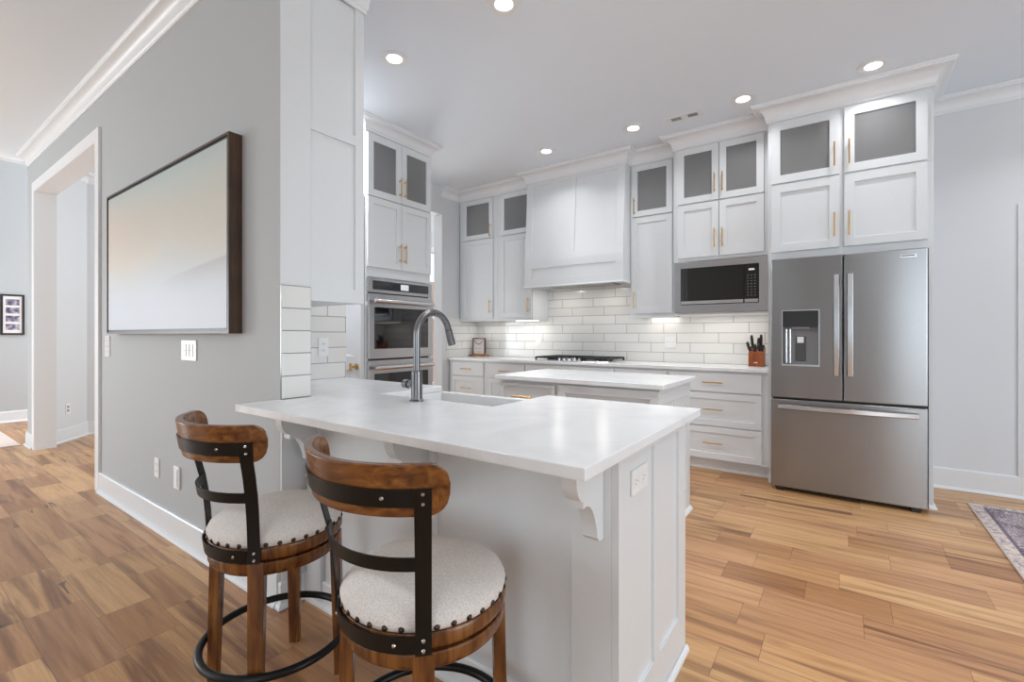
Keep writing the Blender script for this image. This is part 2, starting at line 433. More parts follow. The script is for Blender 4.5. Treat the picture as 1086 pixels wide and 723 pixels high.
# ------------------------------------------------------------------ mesh helpers
class MB:
    def __init__(s): s.bm = bmesh.new()

    def _faces(s, vs, fs):
        bv = [s.bm.verts.new(v) for v in vs]
        out = []
        for f in fs:
            try: out.append(s.bm.faces.new([bv[i] for i in f]))
            except ValueError: pass
        return bv, out

    def box(s, x0, x1, y0, y1, z0, z1, bev=0.0):
        x0, x1 = min(x0, x1), max(x0, x1); y0, y1 = min(y0, y1), max(y0, y1); z0, z1 = min(z0, z1), max(z0, z1)
        vs = [(x, y, z) for x in (x0, x1) for y in (y0, y1) for z in (z0, z1)]
        bv, fs = s._faces(vs, [(0, 1, 3, 2), (4, 6, 7, 5), (0, 4, 5, 1), (2, 3, 7, 6), (0, 2, 6, 4), (1, 5, 7, 3)])
        if bev:
            es = list({e for f in fs for e in f.edges})
            bmesh.ops.bevel(s.bm, geom=es, offset=bev, segments=2, affect='EDGES', profile=0.5)
        return s

    def tbox(s, T, a0, a1, b0, b1, z0, z1, bev=0.0):
        p = T(a0, b0, z0); q = T(a1, b1, z1)
        return s.box(p[0], q[0], p[1], q[1], p[2], q[2], bev)

    def cyl(s, p0, p1, r0, r1=None, seg=16):
        if r1 is None: r1 = r0
        p0 = Vector(p0); p1 = Vector(p1); d = (p1 - p0).normalized()
        u = d.orthogonal().normalized(); v = d.cross(u)
        vs = []
        for p, r in ((p0, r0), (p1, r1)):
            for i in range(seg):
                a = 2 * PI * i / seg; vs.append(p + (u * math.cos(a) + v * math.sin(a)) * r)
        fs = [(i, (i + 1) % seg, seg + (i + 1) % seg, seg + i) for i in range(seg)]
        fs += [tuple(range(seg)), tuple(range(seg, 2 * seg))]
        s._faces(vs, fs); return s

    def tube(s, pts, r, seg=12, closed=False):
        pts = [Vector(p) for p in pts]; n = len(pts); vs = []
        rs = r if isinstance(r, (list, tuple)) else [r] * n
        ref = None
        for i, p in enumerate(pts):
            a = pts[(i - 1) % n] if (closed or i > 0) else p
            b = pts[(i + 1) % n] if (closed or i < n - 1) else p
            d = (b - a).normalized()
            if ref is None: ref = d.orthogonal().normalized()
            ref = (ref - d * ref.dot(d)).normalized(); v = d.cross(ref)
            for k in range(seg):
                t = 2 * PI * k / seg; vs.append(p + (ref * math.cos(t) + v * math.sin(t)) * rs[i])
        fs = []
        for i in range(n if closed else n - 1):
            j = (i + 1) % n
            for k in range(seg):
                l = (k + 1) % seg; fs.append((i * seg + k, i * seg + l, j * seg + l, j * seg + k))
        if not closed: fs += [tuple(range(seg)), tuple(range((n - 1) * seg, n * seg))]
        s._faces(vs, fs); return s

    def lathe(s, prof, c=(0, 0, 0), seg=48, axis='z'):
        vs = []; fs = []; m = len(prof)
        for i in range(seg):
            a = 2 * PI * i / seg
            for (r, z) in prof:
                if axis == 'z': vs.append((c[0] + r * math.cos(a), c[1] + r * math.sin(a), c[2] + z))
                else: vs.append((c[0] + r * math.cos(a), c[1] + z, c[2] + r * math.sin(a)))
        for i in range(seg):
            j = (i + 1) % seg
            for k in range(m - 1): fs.append((i * m + k, j * m + k, j * m + k + 1, i * m + k + 1))
        s._faces(vs, fs)
        bmesh.ops.remove_doubles(s.bm, verts=s.bm.verts[:], dist=1e-6)
        return s

    def prism(s, poly, T, b0, b1):
        """poly of (a,z) extruded along b."""
        n = len(poly)
        vs = [T(a, b0, z) for a, z in poly] + [T(a, b1, z) for a, z in poly]
        fs = [(i, (i + 1) % n, n + (i + 1) % n, n + i) for i in range(n)] + [tuple(range(n)), tuple(range(n, 2 * n))]
        s._faces(vs, fs); return s

    def grid(s, T, a0, a1, z0, z1, base, rects):
        """relief slab: back at b=0, front at level base; rects (a0,a1,z0,z1,level) later ones win; level None = hole."""
        A = sorted({round(v, 5) for v in [a0, a1] + [q for r in rects for q in r[:2]] if a0 - 1e-6 <= v <= a1 + 1e-6})
        Z = sorted({round(v, 5) for v in [z0, z1] + [q for r in rects for q in r[2:4]] if z0 - 1e-6 <= v <= z1 + 1e-6})
        na, nz = len(A) - 1, len(Z) - 1

        def lev(i, j):
            if i < 0 or j < 0 or i >= na or j >= nz: return None
            ca, cz = (A[i] + A[i + 1]) / 2, (Z[j] + Z[j + 1]) / 2
            l = base
            for r in rects:
                if r[0] < ca < r[1] and r[2] < cz < r[3]: l = r[4]
            return l
        cache = {}

        def V(a, b, z):
            k = (round(a, 5), round(b, 5), round(z, 5))
            if k not in cache: cache[k] = s.bm.verts.new(T(*k))
            return cache[k]

        def F(*vs):
            try: s.bm.faces.new(vs)
            except ValueError: pass
        for i in range(na):
            for j in range(nz):
                l = lev(i, j)
                if l is None: continue
                x0, x1, y0, y1 = A[i], A[i + 1], Z[j], Z[j + 1]
                F(V(x0, l, y0), V(x1, l, y0), V(x1, l, y1), V(x0, l, y1))
                F(V(x0, 0, y0), V(x0, 0, y1), V(x1, 0, y1), V(x1, 0, y0))
                for (di, dj, p, q) in ((-1, 0, (x0, y0), (x0, y1)), (1, 0, (x1, y1), (x1, y0)), (0, -1, (x1, y0), (x0, y0)), (0, 1, (x0, y1), (x1, y1))):
                    m = lev(i + di, j + dj); lo = 0 if m is None else m
                    if m is not None and lo >= l - 1e-9: continue
                    F(V(p[0], l, p[1]), V(q[0], l, q[1]), V(q[0], lo, q[1]), V(p[0], lo, p[1]))
        return s

    def sweep(s, path, prof, ztop=0.0):
        """prof of (out,z) swept along xy path; outward = right of travel; mitred."""
        P = [Vector((p[0], p[1])) for p in path]; n = len(P); m = len(prof)
        nor = []
        for i in range(n - 1):
            d = (P[i + 1] - P[i]).normalized(); nor.append(Vector((d.y, -d.x)))
        vs = []
        for i in range(n):
            if i == 0: mv = nor[0]
            elif i == n - 1: mv = nor[-1]
            else: mv = (nor[i - 1] + nor[i]) / (1 + nor[i - 1].dot(nor[i]))
            for (o, z) in prof: vs.append((P[i].x + mv.x * o, P[i].y + mv.y * o, ztop + z))
        fs = []
        for i in range(n - 1):
            for k in range(m):
                l = (k + 1) % m; fs.append((i * m + k, i * m + l, (i + 1) * m + l, (i + 1) * m + k))
        fs += [tuple(range(m)), tuple(range((n - 1) * m, n * m))]
        s._faces(vs, fs); return s

    def build(s, name, mat, parent=None, smooth=False, bevel=0.0, org=None):
        bmesh.ops.recalc_face_normals(s.bm, faces=s.bm.faces[:])
        if parent is not None:
            r = parent
            while r.parent: r = r.parent
            org = r.location.copy()
        elif org is None:
            xs = [v.co.x for v in s.bm.verts]; ys = [v.co.y for v in s.bm.verts]; zs = [v.co.z for v in s.bm.verts]
            org = Vector(((min(xs) + max(xs)) / 2, (min(ys) + max(ys)) / 2, min(zs)))
        org = Vector(org)
        for v in s.bm.verts: v.co -= org
        me = bpy.data.meshes.new(name); s.bm.to_mesh(me); s.bm.free()
        me.materials.append(mat)
        if smooth:
            for p in me.polygons: p.use_smooth = True
            me.set_sharp_from_angle(angle=math.radians(smooth if smooth is not True else 35))
        o = bpy.data.objects.new(name, me); sc.collection.objects.link(o)
        if parent is not None: o.parent = parent
        else: o.location = org
        if bevel:
            b = o.modifiers.new('bevel', 'BEVEL'); b.width = bevel; b.segments = 2; b.limit_method = 'ANGLE'; b.angle_limit = math.radians(40)
        return o


def thing(name, label, cat, loc, group=None):
    o = bpy.data.objects.new(name, None); sc.collection.objects.link(o); o.location = loc
    o.empty_display_size = 0.1
    o['label'] = label; o['category'] = cat
    if group: o['group'] = group
    return o


def tag(o, label, cat, group=None):
    o['label'] = label; o['category'] = cat
    if group: o['group'] = group
    return o


def struct(o, label=None):
    o['kind'] = 'structure'
    if label: o['label'] = label
    return o


S = lambda Y0: (lambda a, b, z: (a, Y0 - b, z))      # faces -Y
Nn = lambda Y0: (lambda a, b, z: (a, Y0 + b, z))     # faces +Y
Ee = lambda X0: (lambda a, b, z: (X0 + b, a, z))     # faces +X
Ww = lambda X0: (lambda a, b, z: (X0 - b, a, z))     # faces -X
Up = lambda Z0: (lambda a, b, z: (a, z, Z0 + b))     # faces up, z -> y


def crown_prof(h, p):
    pts = [(0, -h), (0.010, -h), (0.010, -h + 0.018), (0.016, -h + 0.024)]
    for i in range(9):
        t = i / 8 * PI / 2
        pts.append((0.018 + (p - 0.034) * (1 - math.cos(t)), -h + 0.03 + (h - 0.062) * math.sin(t)))
    pts += [(p - 0.010, -0.030), (p - 0.010, -0.022), (p, -0.014), (p, 0), (0, 0)]
    return pts


def base_prof(h=0.14, t=0.016, shoe=True):
    if shoe: return [(0, 0), (t + 0.016, 0), (t + 0.014, 0.010), (t + 0.006, 0.019), (t, 0.021), (t, h - 0.008), (t - 0.005, h), (0, h)]
    return [(0, 0), (t, 0), (t, h - 0.008), (t - 0.005, h), (0, h)]


def pull(parent, T, a, z, b0, length, vertical=True, name='handle', mat=None):
    m = MB(); h = length / 2; o = h * 0.72; r = 0.0052; pr = 0.032
    if vertical:
        m.cyl(T(a, b0 + pr, z - h), T(a, b0 + pr, z + h), r, seg=12)
        for k in (-o, o): m.cyl(T(a, b0 + 0.0005, z + k), T(a, b0 + pr, z + k), r * 0.9, seg=10)
    else:
        m.cyl(T(a - h, b0 + pr, z), T(a + h, b0 + pr, z), r, seg=12)
        for k in (-o, o): m.cyl(T(a + k, b0 + 0.0005, z), T(a + k, b0 + pr, z), r * 0.9, seg=10)
    return m.build(name, mat or M['brass'], parent, smooth=True)


def shaker(parent, T, a0, a1, z0, z1, b0, name='door', rail=0.057, glass=False, flat=False, th=0.02):
    TT = lambda a, b, z: T(a, b0 + b, z)
    m = MB()
    if flat: m.grid(TT, a0, a1, z0, z1, th, [])
    else: m.grid(TT, a0, a1, z0, z1, th, [(a0 + rail, a1 - rail, z0 + rail, z1 - rail, None if glass else th - 0.011)])
    d = m.build(name, M['cab'], parent, bevel=0.0013)
    if glass:
        g = MB(); g.tbox(TT, a0 + rail - 0.004, a1 - rail + 0.004, 0.006, 0.010, z0 + rail - 0.004, z1 - rail + 0.004)
        g.build('glass_pane', M['glass'], d)
    return d


def shell(m, T, a0, a1, z0, z1, depth, holes, t=0.018):
    """hollow carcass behind T's face plane (b=0 is the face, b=-depth the back) with a face frame."""
    m.grid(lambda a, b, z: T(a, b - 0.02, z), a0, a1, z0, z1, 0.02, [(h[0], h[1], h[2], h[3], None) for h in holes])
    m.tbox(T, a0, a0 + t, -depth, -0.02, z0, z1); m.tbox(T, a1 - t, a1, -depth, -0.02, z0, z1)
    m.tbox(T, a0 + t, a1 - t, -depth, -0.02, z0, z0 + t); m.tbox(T, a0 + t, a1 - t, -depth, -0.02, z1 - t, z1)
    m.tbox(T, a0 + t, a1 - t, -depth, -depth + 0.01, z0 + t, z1 - t)


CEIL = 3.05; CEIL2 = 3.14
YW = 4.95            # kitchen back wall
YU = 4.585           # face of the wall cabinets
# ================================================================== SETTING
struct(MB().box(-12, 5.2, -5.2, 8.2, -0.06, 0).build('floor', M['floor']), 'oak plank floor')
struct(MB().box(-4.24, 4.7, 1.233, YW + 0.12, CEIL, CEIL + 0.12).build('ceiling', M['ceil']))
struct(MB().box(-7.5, 4.7, -4.9, 1.09, CEIL2, CEIL2 + 0.12).build('ceiling', M['ceil']))
struct(MB().box(-2.02, 4.7, 1.09, 1.233, CEIL, CEIL2 + 0.12).build('ceiling', M['ceil']))
struct(MB().box(-7.5, -4.24, 1.233, 5.0, CEIL2, CEIL2 + 0.12).build('ceiling', M['ceil']))
struct(MB().box(-6.42, -4.24, 5.0, 8.0, CEIL2, CEIL2 + 0.12).build('ceiling', M['ceil']))
struct(MB().box(-9.5, -7.5, -4.9, 4.9, 3.75, 3.85).build('ceiling', M['ceil']))
struct(MB().box(-7.62, -7.5, -4.9, 4.9, CEIL2, 3.75).build('wall_foyer_header', M['wallw']))

# wall with the picture
m = MB(); m.grid(S(1.233), -7.25, -2.034, 0, CEIL2, 0.143, [(-6.85, -4.72, 0, 2.70, None)])
struct(m.build('wall_left', M['wall']), 'grey wall')
m = MB(); m.sweep([(-7.25, 1.09), (-2.034, 1.09)], crown_prof(0.12, 0.09), CEIL2)
struct(m.build('trim_1', M['trim'], smooth=30), 'white crown moulding')
# cased opening
m = MB(); m.grid(S(1.09), -6.94, -4.63, 0, 2.79, 0.018, [(-6.85, -4.72, 0, 2.70, None)])
struct(m.build('trim_2', M['trim'], bevel=0.002), 'white door casing')
m = MB(); m.box(-6.852, -6.84, 1.075, 1.245, 0, 2.69); m.box(-4.73, -4.718, 1.075, 1.245, 0, 2.69); m.box(-6.852, -4.718, 1.075, 1.245, 2.69, 2.702)
struct(m.build('trim_3', M['trim']), 'white jamb lining')
m = MB(); m.sweep([(-4.63, 1.09), (-2.034, 1.09)], base_prof(0.15))
struct(m.build('baseboard_left', M['base'], smooth=30))
m = MB(); m.sweep([(-7.25, 1.233), (-7.25, 1.09), (-6.94, 1.09)], base_prof(0.15))
struct(m.build('baseboard_hall', M['base'], smooth=30))

# foyer and side room seen through the opening
struct(MB().box(-9.5, -9.35, -4.9, 4.9, 0, 3.75).build('wall_foyer', M['wall']))
m = MB(); m.sweep([(-9.35, 4.9), (-9.35, -4.9)], [(-x, z) for x, z in base_prof(0.15)])
struct(m.build('baseboard_foyer', M['base'], smooth=30))


def slantwall(name, p0, p1, z0, z1, th, mat):
    p0 = Vector(p0); p1 = Vector(p1); d = (p1 - p0).normalized(); n = Vector((-d.y, d.x)) * th
    m = MB(); vs = [(p.x, p.y, z) for z in (z0, z1) for p in (p0, p1, p1 + n, p0 + n)]
    m._faces(vs, [(0, 1, 2, 3), (4, 5, 6, 7), (0, 1, 5, 4), (1, 2, 6, 5), (2, 3, 7, 6), (3, 0, 4, 7)])
    return m.build(name, mat)


struct(slantwall('wall_hall', (-7.44, 1.62), (-7.03, 1.245), 0, CEIL2, -0.10, M['wallw']))
struct(MB().box(-7.56, -7.44, 1.60, 4.9, 0, CEIL2).build('wall_passage', M['wallw']))
m = MB(); m.sweep([(-7.44, 4.0), (-7.44, 1.62), (-7.03, 1.25)], [(-x, z) for x, z in base_prof(0.15)])
struct(m.build('baseboard_passage', M['base'], smooth=30))
m = MB(); m.sweep([(-7.03, 1.25), (-7.44, 1.62), (-7.44, 4.0)], crown_prof(0.12, 0.09), CEIL2)
struct(m.build('trim_4', M['trim'], smooth=30), 'crown moulding of the side room')

# kitchen walls
struct(MB().box(-4.24, 4.7, YW, YW + 0.12, 0, CEIL).build('wall_back', M['wallw']))
m = MB(); m.sweep([(0.52, YW), (4.7, YW)], base_prof(0.16))
struct(m.build('baseboard_back', M['base'], smooth=30))
m = MB(); m.sweep([(0.52, YW), (4.7, YW)], crown_prof(0.12, 0.09), CEIL - 0.001)
struct(m.build('trim_5', M['trim'], smooth=30), 'crown moulding right of the refrigerator')
m = MB(); m.grid(S(YW), 1.05, 2.2, 0, 2.16, 0.014, [(1.13, 2.11, 0, 2.07, 0.006)])
struct(m.build('trim_6', M['wallw'], bevel=0.002), 'white door casing at the right edge')
m = MB(); m.grid(lambda a, b, z: (-4.24 + b, a, z), 1.93, YW, 0, CEIL, 0.14, [(3.28, 4.26, 0, 2.71, None)])
struct(m.build('wall_kitchen_left', M['wallw']))
m = MB(); m.sweep([(-4.10, 4.24), (-4.10, YU)], crown_prof(0.12, 0.09), CEIL - 0.001)
struct(m.build('trim_7', M['trim'], smooth=30), 'crown moulding of the kitchen side wall')
struct(MB().box(-2.90, -2.76, 1.233, 1.93, 0, CEIL).build('wall_pantry', M['wallw']))
struct(MB().box(-4.10, -2.90, 1.79, 1.93, 0, CEIL).build('wall_pantry', M['wallw']))
# pantry door, seen edge on beside the ovens
m = MB(); m.grid(S(2.505), -4.09, -3.318, 0.01, 2.40, 0.036, [(-3.97, -3.43, 1.02, 2.26, 0.026), (-3.97, -3.43, 0.22, 0.90, 0.026)])
pd = struct(m.build('door_1', M['cab'], bevel=0.003), 'white two panel pantry door')
m = MB(); m.cyl((-3.372, 2.469, 0.93), (-3.372, 2.460, 0.93), 0.026, seg=20); m.cyl((-3.372, 2.46, 0.93), (-3.372, 2.41, 0.93), 0.009, seg=12)
m.cyl((-3.372, 2.41, 0.900), (-3.372, 2.41, 0.960), 0.011, seg=12); 
m.build('door_handle', M['brass'], pd, smooth=True)

# side room beyond the kitchen opening, with its window
struct(MB().box(-9.5, -6.42, 4.9, 5.02, 0, 3.75).build('wall_side_room', M['wallw']))
m = MB(); m.grid(lambda a, b, z: (-6.42 + b, a, z), 5.02, 8.0, 0, CEIL2, 0.12, [(5.7, 6.75, 0.3, 2.75, None)])
struct(m.build('wall_side_room', M['wallw']))
m = MB(); m.grid(Ee(-6.30), 5.6, 6.85, 0.2, 2.85, 0.02, [(5.7, 6.75, 0.3, 2.75, None)])
m.tbox(Ee(-6.40), 5.7, 6.75, 0, 0.03, 1.51, 1.55)
struct(m.build('window_1', M['trim']), 'white window frame of the side room')
struct(MB().box(-6.42, -4.24, 8.0, 8.1, 0, CEIL2).build('wall_side_room', M['wallw']))
struct(MB().box(-4.24, -4.12, YW + 0.12, 8.1, 0, CEIL2).build('wall_side_room', M['wallw']))
tag(MB().box(-8.4, -8.2, 5.2, 9.5, 0.0, 2.5).build('brick_garden_wall', M['brick']), 'tan brick wall outdoors, glimpsed right of the ovens', 'garden wall')

# enclosing walls of the living area, outside the frame
m = MB(); m.grid(Nn(-4.9), -9.5, 4.7, 0, CEIL2, 0.12, [(-7.1, -4.3, 0.4, 2.8, None), (0.95, 3.3, 0.4, 2.8, None), (-1.08, -0.92, 0.3, 2.3, None), (-0.36, -0.22, 0.3, 2.3, None), (0.18, 0.32, 0.3, 2.3, None)])  # the three narrow slits are added to streak the refrigerator's reflection
struct(m.build('wall_rear', M['wall']))
m = MB(); m.grid(Ww(4.82), -4.9, YW, 0, CEIL2, 0.12, [(-0.1, 2.5, 0.4, 2.7, None)])
struct(m.build('wall_right', M['wall']))

# tiled splashbacks
tag(MB().box(-4.10, -0.506, YW - 0.010, YW - 0.0005, 0.9145, 1.95).build('tile_splashback', M['tile_x']),
    'long white subway tiles on the wall behind the cooktop', 'tiled splashback')
tag(MB().box(-4.0995, -4.09, 4.335, YW - 0.0105, 0.9145, 1.42).build('tile_splashback', M['tile_y']),
    'small return of white tiles on the side wall left of the framed sign', 'tiled splashback')
tag(MB().box(-2.7595, -2.75, 1.234, 1.93, 0.9145, 1.40).build('tile_splashback', M['tile_y']),
    'white tiles on the short side wall with the outlet, under the white panelled cabinet', 'tiled splashback')
tag(MB().box(-2.0335, -2.0235, 1.0905, 1.2325, 0.9145, 1.422).build('tile_splashback', M['tile_end'], bevel=0.001),
    'column of five white tiles on the end of the grey wall', 'tiled splashback')

# ================================================================== PENINSULA
pen = thing('peninsula_cabinet', 'white panelled breakfast peninsula with corbels, behind the bar stools', 'kitchen peninsula', (-1.24, 1.5, 0))
m = MB()
m.grid(S(1.24), -2.02, -0.512, 0, 0.884, 0.033, [(-0.635, -0.512, 0.0, 0.884, 0.052), (-1.285, -1.18, 0, 0.884, 0.052), (-1.985, -1.88, 0, 0.884, 0.052)])
m.box(-2.0335, -2.0205, 1.0905, 1.2385, 0.0, 0.8835)
m.build('back_panel', M['cab'], pen, bevel=0.0015)
m = MB()
m.grid(Ee(-0.512), 1.188, 1.837, 0, 0.884, 0.022, [(1.215, 1.474, 0.157, 0.848, 0.012), (1.533, 1.75, 0.157, 0.848, 0.012)])
m.build('end_panel', M['cab'], pen, bevel=0.0015)
m = MB(); m.sweep([(-2.0335, 1.0905), (-2.0205, 1.0905), (-2.0205, 1.207), (-0.636, 1.207)], base_prof(0.11, 0.012)); m.sweep([(-0.636, 1.188), (-0.49, 1.188), (-0.49, 1.837)], [(x * 0.75, min(z, 0.024) if z > 0.02 else z) for x, z in base_prof(0.024, 0.004)])
m.build('base_moulding', M['trim'], pen)
m = MB(); m.box(-2.0, -0.512, 1.241, 1.80, 0.10, 0.118); m.box(-2.0, -0.512, 1.77, 1.79, 0.0, 0.10)
m.box(-1.90, -1.88, 1.241, 1.80, 0.118, 0.88); m.box(-1.07, -1.05, 1.241, 1.80, 0.118, 0.88); m.box(-2.74, -2.02, 1.25, 1.80, 0.1, 0.884)
m.build('carcass', M['cab'], pen)
for (a0, a1, z0, z1) in ((-2.74, -2.30, 0.11, 0.87), (-2.295, -1.90, 0.11, 0.87), (-1.88, -1.49, 0.11, 0.62), (-1.485, -1.09, 0.11, 0.62), (-1.06, -0.52, 0.11, 0.66)):
    d = shaker(pen, Nn(1.80), a0, a1, z0, z1, 0.001)
    pull(d, Nn(1.80), a1 - 0.05, z1 - 0.14, 0.021, 0.16)
d = shaker(pen, Nn(1.80), -1.06, -0.52, 0.67, 0.87, 0.001, 'drawer', flat=True); pull(d, Nn(1.80), -0.79, 0.77, 0.021, 0.16, False)
CORB = [(1.187, 0.8835), (1.034, 0.8835), (1.029, 0.868), (1.026, 0.845), (1.030, 0.815), (1.040, 0.795), (1.053, 0.782), (1.064, 0.777),
        (1.064, 0.759), (1.080, 0.761), (1.097, 0.757), (1.114, 0.744), (1.128, 0.722), (1.138, 0.698), (1.146, 0.672), (1.146, 0.657), (1.160, 0.645), (1.178, 0.642), (1.187, 0.641)]
for cx_ in (-0.556, -1.232, -1.93):
    m = MB(); m.prism(CORB, lambda a, b, z: (b, a, z), cx_ - 0.022, cx_ + 0.022)
    m.prism([(1.186, 0.8835), (1.006, 0.8835), (1.006, 0.872), (1.186, 0.872)], lambda a, b, z: (b, a, z), cx_ - 0.0221, cx_ + 0.0221) if False else None
    m.build('corbel', M['cab'], pen, smooth=40)
# horizontal outlet in the end panel
m = MB(); m.tbox(Ee(-0.4995), 1.296, 1.425, 0.0005, 0.006, 0.733, 0.806, 0.0015)
o = m.build('outlet_plate', M['plate'], pen)
for yy in (1.330, 1.391):
    m = MB(); m.tbox(Ee(-0.4935), yy - 0.017, yy + 0.017, 0, 0.0012, 0.752, 0.787); so = m.build('socket', M['plate'], o)
    m = MB()
    for (dy, dz) in ((-0.008, 0.006), (-0.008, -0.006), (0.008, 0)): m.tbox(Ee(-0.4923), yy + dy - 0.003, yy + dy + 0.003, 0, 0.0006, 0.7695 + dz - 0.0012, 0.7695 + dz + 0.0012)
    m.build('socket_slots', M['slotlight'], so)

m = MB()
m.grid(Up(0.884), -2.758, -0.45, 0.905, 1.90, 0.030, [(-3, -2.012, 0.9, 1.234, None), (-3, -2.035, 0.9, 1.2, None), (-1.83, -1.14, 1.478, 2.0, None)])
m.box(-2.04, -2.012, 0.905, 1.089, 0.884, 0.914)
tag(m.build('peninsula_worktop', M['quartz'], bevel=0.003), 'long white quartz breakfast bar top with the sink cut into it', 'worktop')

# apron sink
m = MB()
m.grid(Up(0.64), -1.86, -1.11, 1.45, 1.925, 0.243, [(-1.83, -1.14, 1.478, 1.895, 0.012)])
sk = m.build('apron_sink', M['fireclay'], bevel=0.006)
tag(sk, 'white fireclay apron sink set under the bar top beside the faucet', 'sink')
m = MB(); m.lathe([(0, 0.0125), (0.04, 0.0125), (0.042, 0.0155), (0.03, 0.0155), (0.028, 0.0135), (0, 0.0135)], (-1.485, 1.69, 0.64), 24)
m.build('drain', M['chrome'], sk, smooth=True)

# faucet
FX, FY = -1.496, 1.40
fa = thing('kitchen_faucet', 'brushed nickel gooseneck faucet standing behind the sink', 'faucet', (FX, FY, 0.914))
m = MB(); m.lathe([(0, 0.0005), (0.031, 0.0005), (0.031, 0.006), (0.0245, 0.010), (0.0235, 0.10), (0.0235, 0.128), (0.018, 0.133), (0, 0.133)], (FX, FY, 0.914), 32)
m.build('body', M['faucet'], fa, smooth=True)
m = MB(); pts = [(FX, FY, 1.046), (FX, FY, 1.10), (FX, FY, 1.15), (FX, FY, 1.20)]
R = 0.100
for i in range(1, 17):
    t = PI * i / 16 * 0.92; pts.append((FX, FY + R - R * math.cos(t), 1.20 + R * math.sin(t)))
m.tube(pts, 0.0150, 20); m.build('spout', M['faucet'], fa, smooth=True)
e = Vector(pts[-1]); dd = (Vector(pts[-1]) - Vector(pts[-2])).normalized()
m = MB(); m.cyl(e + dd * 0.002, e + dd * 0.075, 0.0165, 0.018, 24); hd = m.build('spray_head', M['faucet'], fa, smooth=True)
m = MB(); m.cyl(e + dd * 0.025 + Vector((0.0, 0.0165, 0)), e + dd * 0.05 + Vector((0.0, 0.0185, 0)), 0.006, seg=12); m.build('spray_button', M['dark'], hd, smooth=True)
m = MB(); m.cyl((FX - 0.022, FY, 0.985), (FX - 0.048, FY, 0.985), 0.015, seg=24); m.cyl((FX - 0.051, FY, 0.985), (FX - 0.078, FY, 0.985), 0.019, seg=24)
m.cyl((FX - 0.046, FY, 0.985), (FX - 0.052, FY, 0.985), 0.012, seg=20)
m.build('lever_handle', M['faucet'], fa, smooth=True)

# ================================================================== UPPER CABINET ON THE WALL END
uc = thing('upper_cabinet', 'tall white cabinet whose panelled side faces the camera above the five wall end tiles', 'kitchen cabinet', (-2.3, 1.4, 1.36))
m = MB()
m.grid(Ee(-2.052), 1.2345, 1.53, 1.361, 3.045, 0.022, [(1.2355, 1.478, 2.215, 2.93, 0.012), (1.2355, 1.478, 1.43, 2.165, 0.012)])
m.box(-2.0335, -2.03, 1.0905, 1.2344, 1.424, 3.045)
m.build('end_panel', M['cab'], uc, bevel=0.0015)
m = MB(); m.box(-2.74, -2.0525, 1.2345, 1.51, 1.361, 3.045); m.build('body', M['cab'], uc)
m = MB(); m.box(-2.75, -2.035, 1.5105, 1.53, 1.361, 3.04)
m.build('front_doors', M['cab'], uc)
m = MB(); m.sweep([(-2.03, 1.0905), (-2.03, 1.53), (-2.75, 1.53)], crown_prof(0.185, 0.10), CEIL - 0.001)
m.build('crown_moulding', M['trim'], uc, smooth=30)
m = MB(); m.box(-2.03, -2.018, 1.53, 1.542, 1.355, 1.375); m.build('bottom_rail', M['cab'], uc)

# ================================================================== OVEN TOWER
XT = -3.30; TY0, TY1 = 2.508, 3.262
tw = thing('tall_oven_cabinet', 'tall white cabinet around the double oven with glass doors at the top', 'kitchen cabinet', (-3.6, 2.885, 0))
E_ = Ee(XT)
m = MB()
shell(m, E_, TY0, TY1, 2.40, 3.045, 0.62, [(TY0 + 0.03, TY1 - 0.03, 2.43, 2.91)])
m.grid(lambda a, b, z: (XT - 0.62 + b, a, z), TY0, TY1, 0.0, 2.3995, 0.62, [(TY0 + 0.018, TY1 - 0.018, 0.40, 1.70, 0.05)])
m.build('body', M['cab'], tw, bevel=0.0012)
ym = (TY0 + TY1) / 2
for k, (a0, a1) in enumerate(((TY0 + 0.006, ym - 0.002), (ym + 0.002, TY1 - 0.006))):
    ha = a1 - 0.028 if k == 0 else a0 + 0.028
    d = shaker(tw, E_, a0, a1, 2.392, 2.925, 0.001, 'glass_door', glass=True, rail=0.06); pull(d, E_, ha, 2.53, 0.021, 0.17)
    d = shaker(tw, E_, a0, a1, 1.785, 2.384, 0.001, 'door'); pull(d, E_, ha, 1.935, 0.021, 0.17)
m = MB(); m.sweep([(XT - 0.5, TY0), (XT, TY0), (XT, TY1), (XT - 0.5, TY1)], crown_prof(0.11, 0.09), CEIL - 0.001)
m.build('crown_moulding', M['trim'], tw, smooth=30)
d = shaker(tw, E_, TY0 + 0.006, TY1 - 0.006, 0.11, 0.385, 0.001, 'drawer'); pull(d, E_, ym, 0.25, 0.021, 0.2, False)

ov = thing('double_oven', 'stainless steel double wall oven with black glass doors', 'oven', (-3.3, 2.885, 0.42))
O_ = Ee(XT + 0.001)
a0, a1 = TY0 + 0.020, TY1 - 0.020
m = MB(); m.tbox(O_, a0, a1, -0.55, -0.002, 0.42, 1.69); m.build('housing', M['dark'], ov)
A0, A1 = TY0 - 0.0 + 0.002, TY1 + 0.0
m = MB(); m.grid(O_, A0, A1, 1.565, 1.692, 0.022, [(A0 + 0.05, A1 - 0.045, 1.592, 1.668, 0.020)]); cp = m.build('control_panel', M['steel_light'], ov, bevel=0.002)
m = MB(); m.tbox(O_, A0 + 0.05, A1 - 0.045, 0.0203, 0.0225, 1.592, 1.668); m.build('control_glass', M['blackglass'], cp)
m = MB(); m.tbox(O_, 2.87, 2.965, 0.0228, 0.0235, 1.604, 1.656); m.build('display', M['display'], cp)
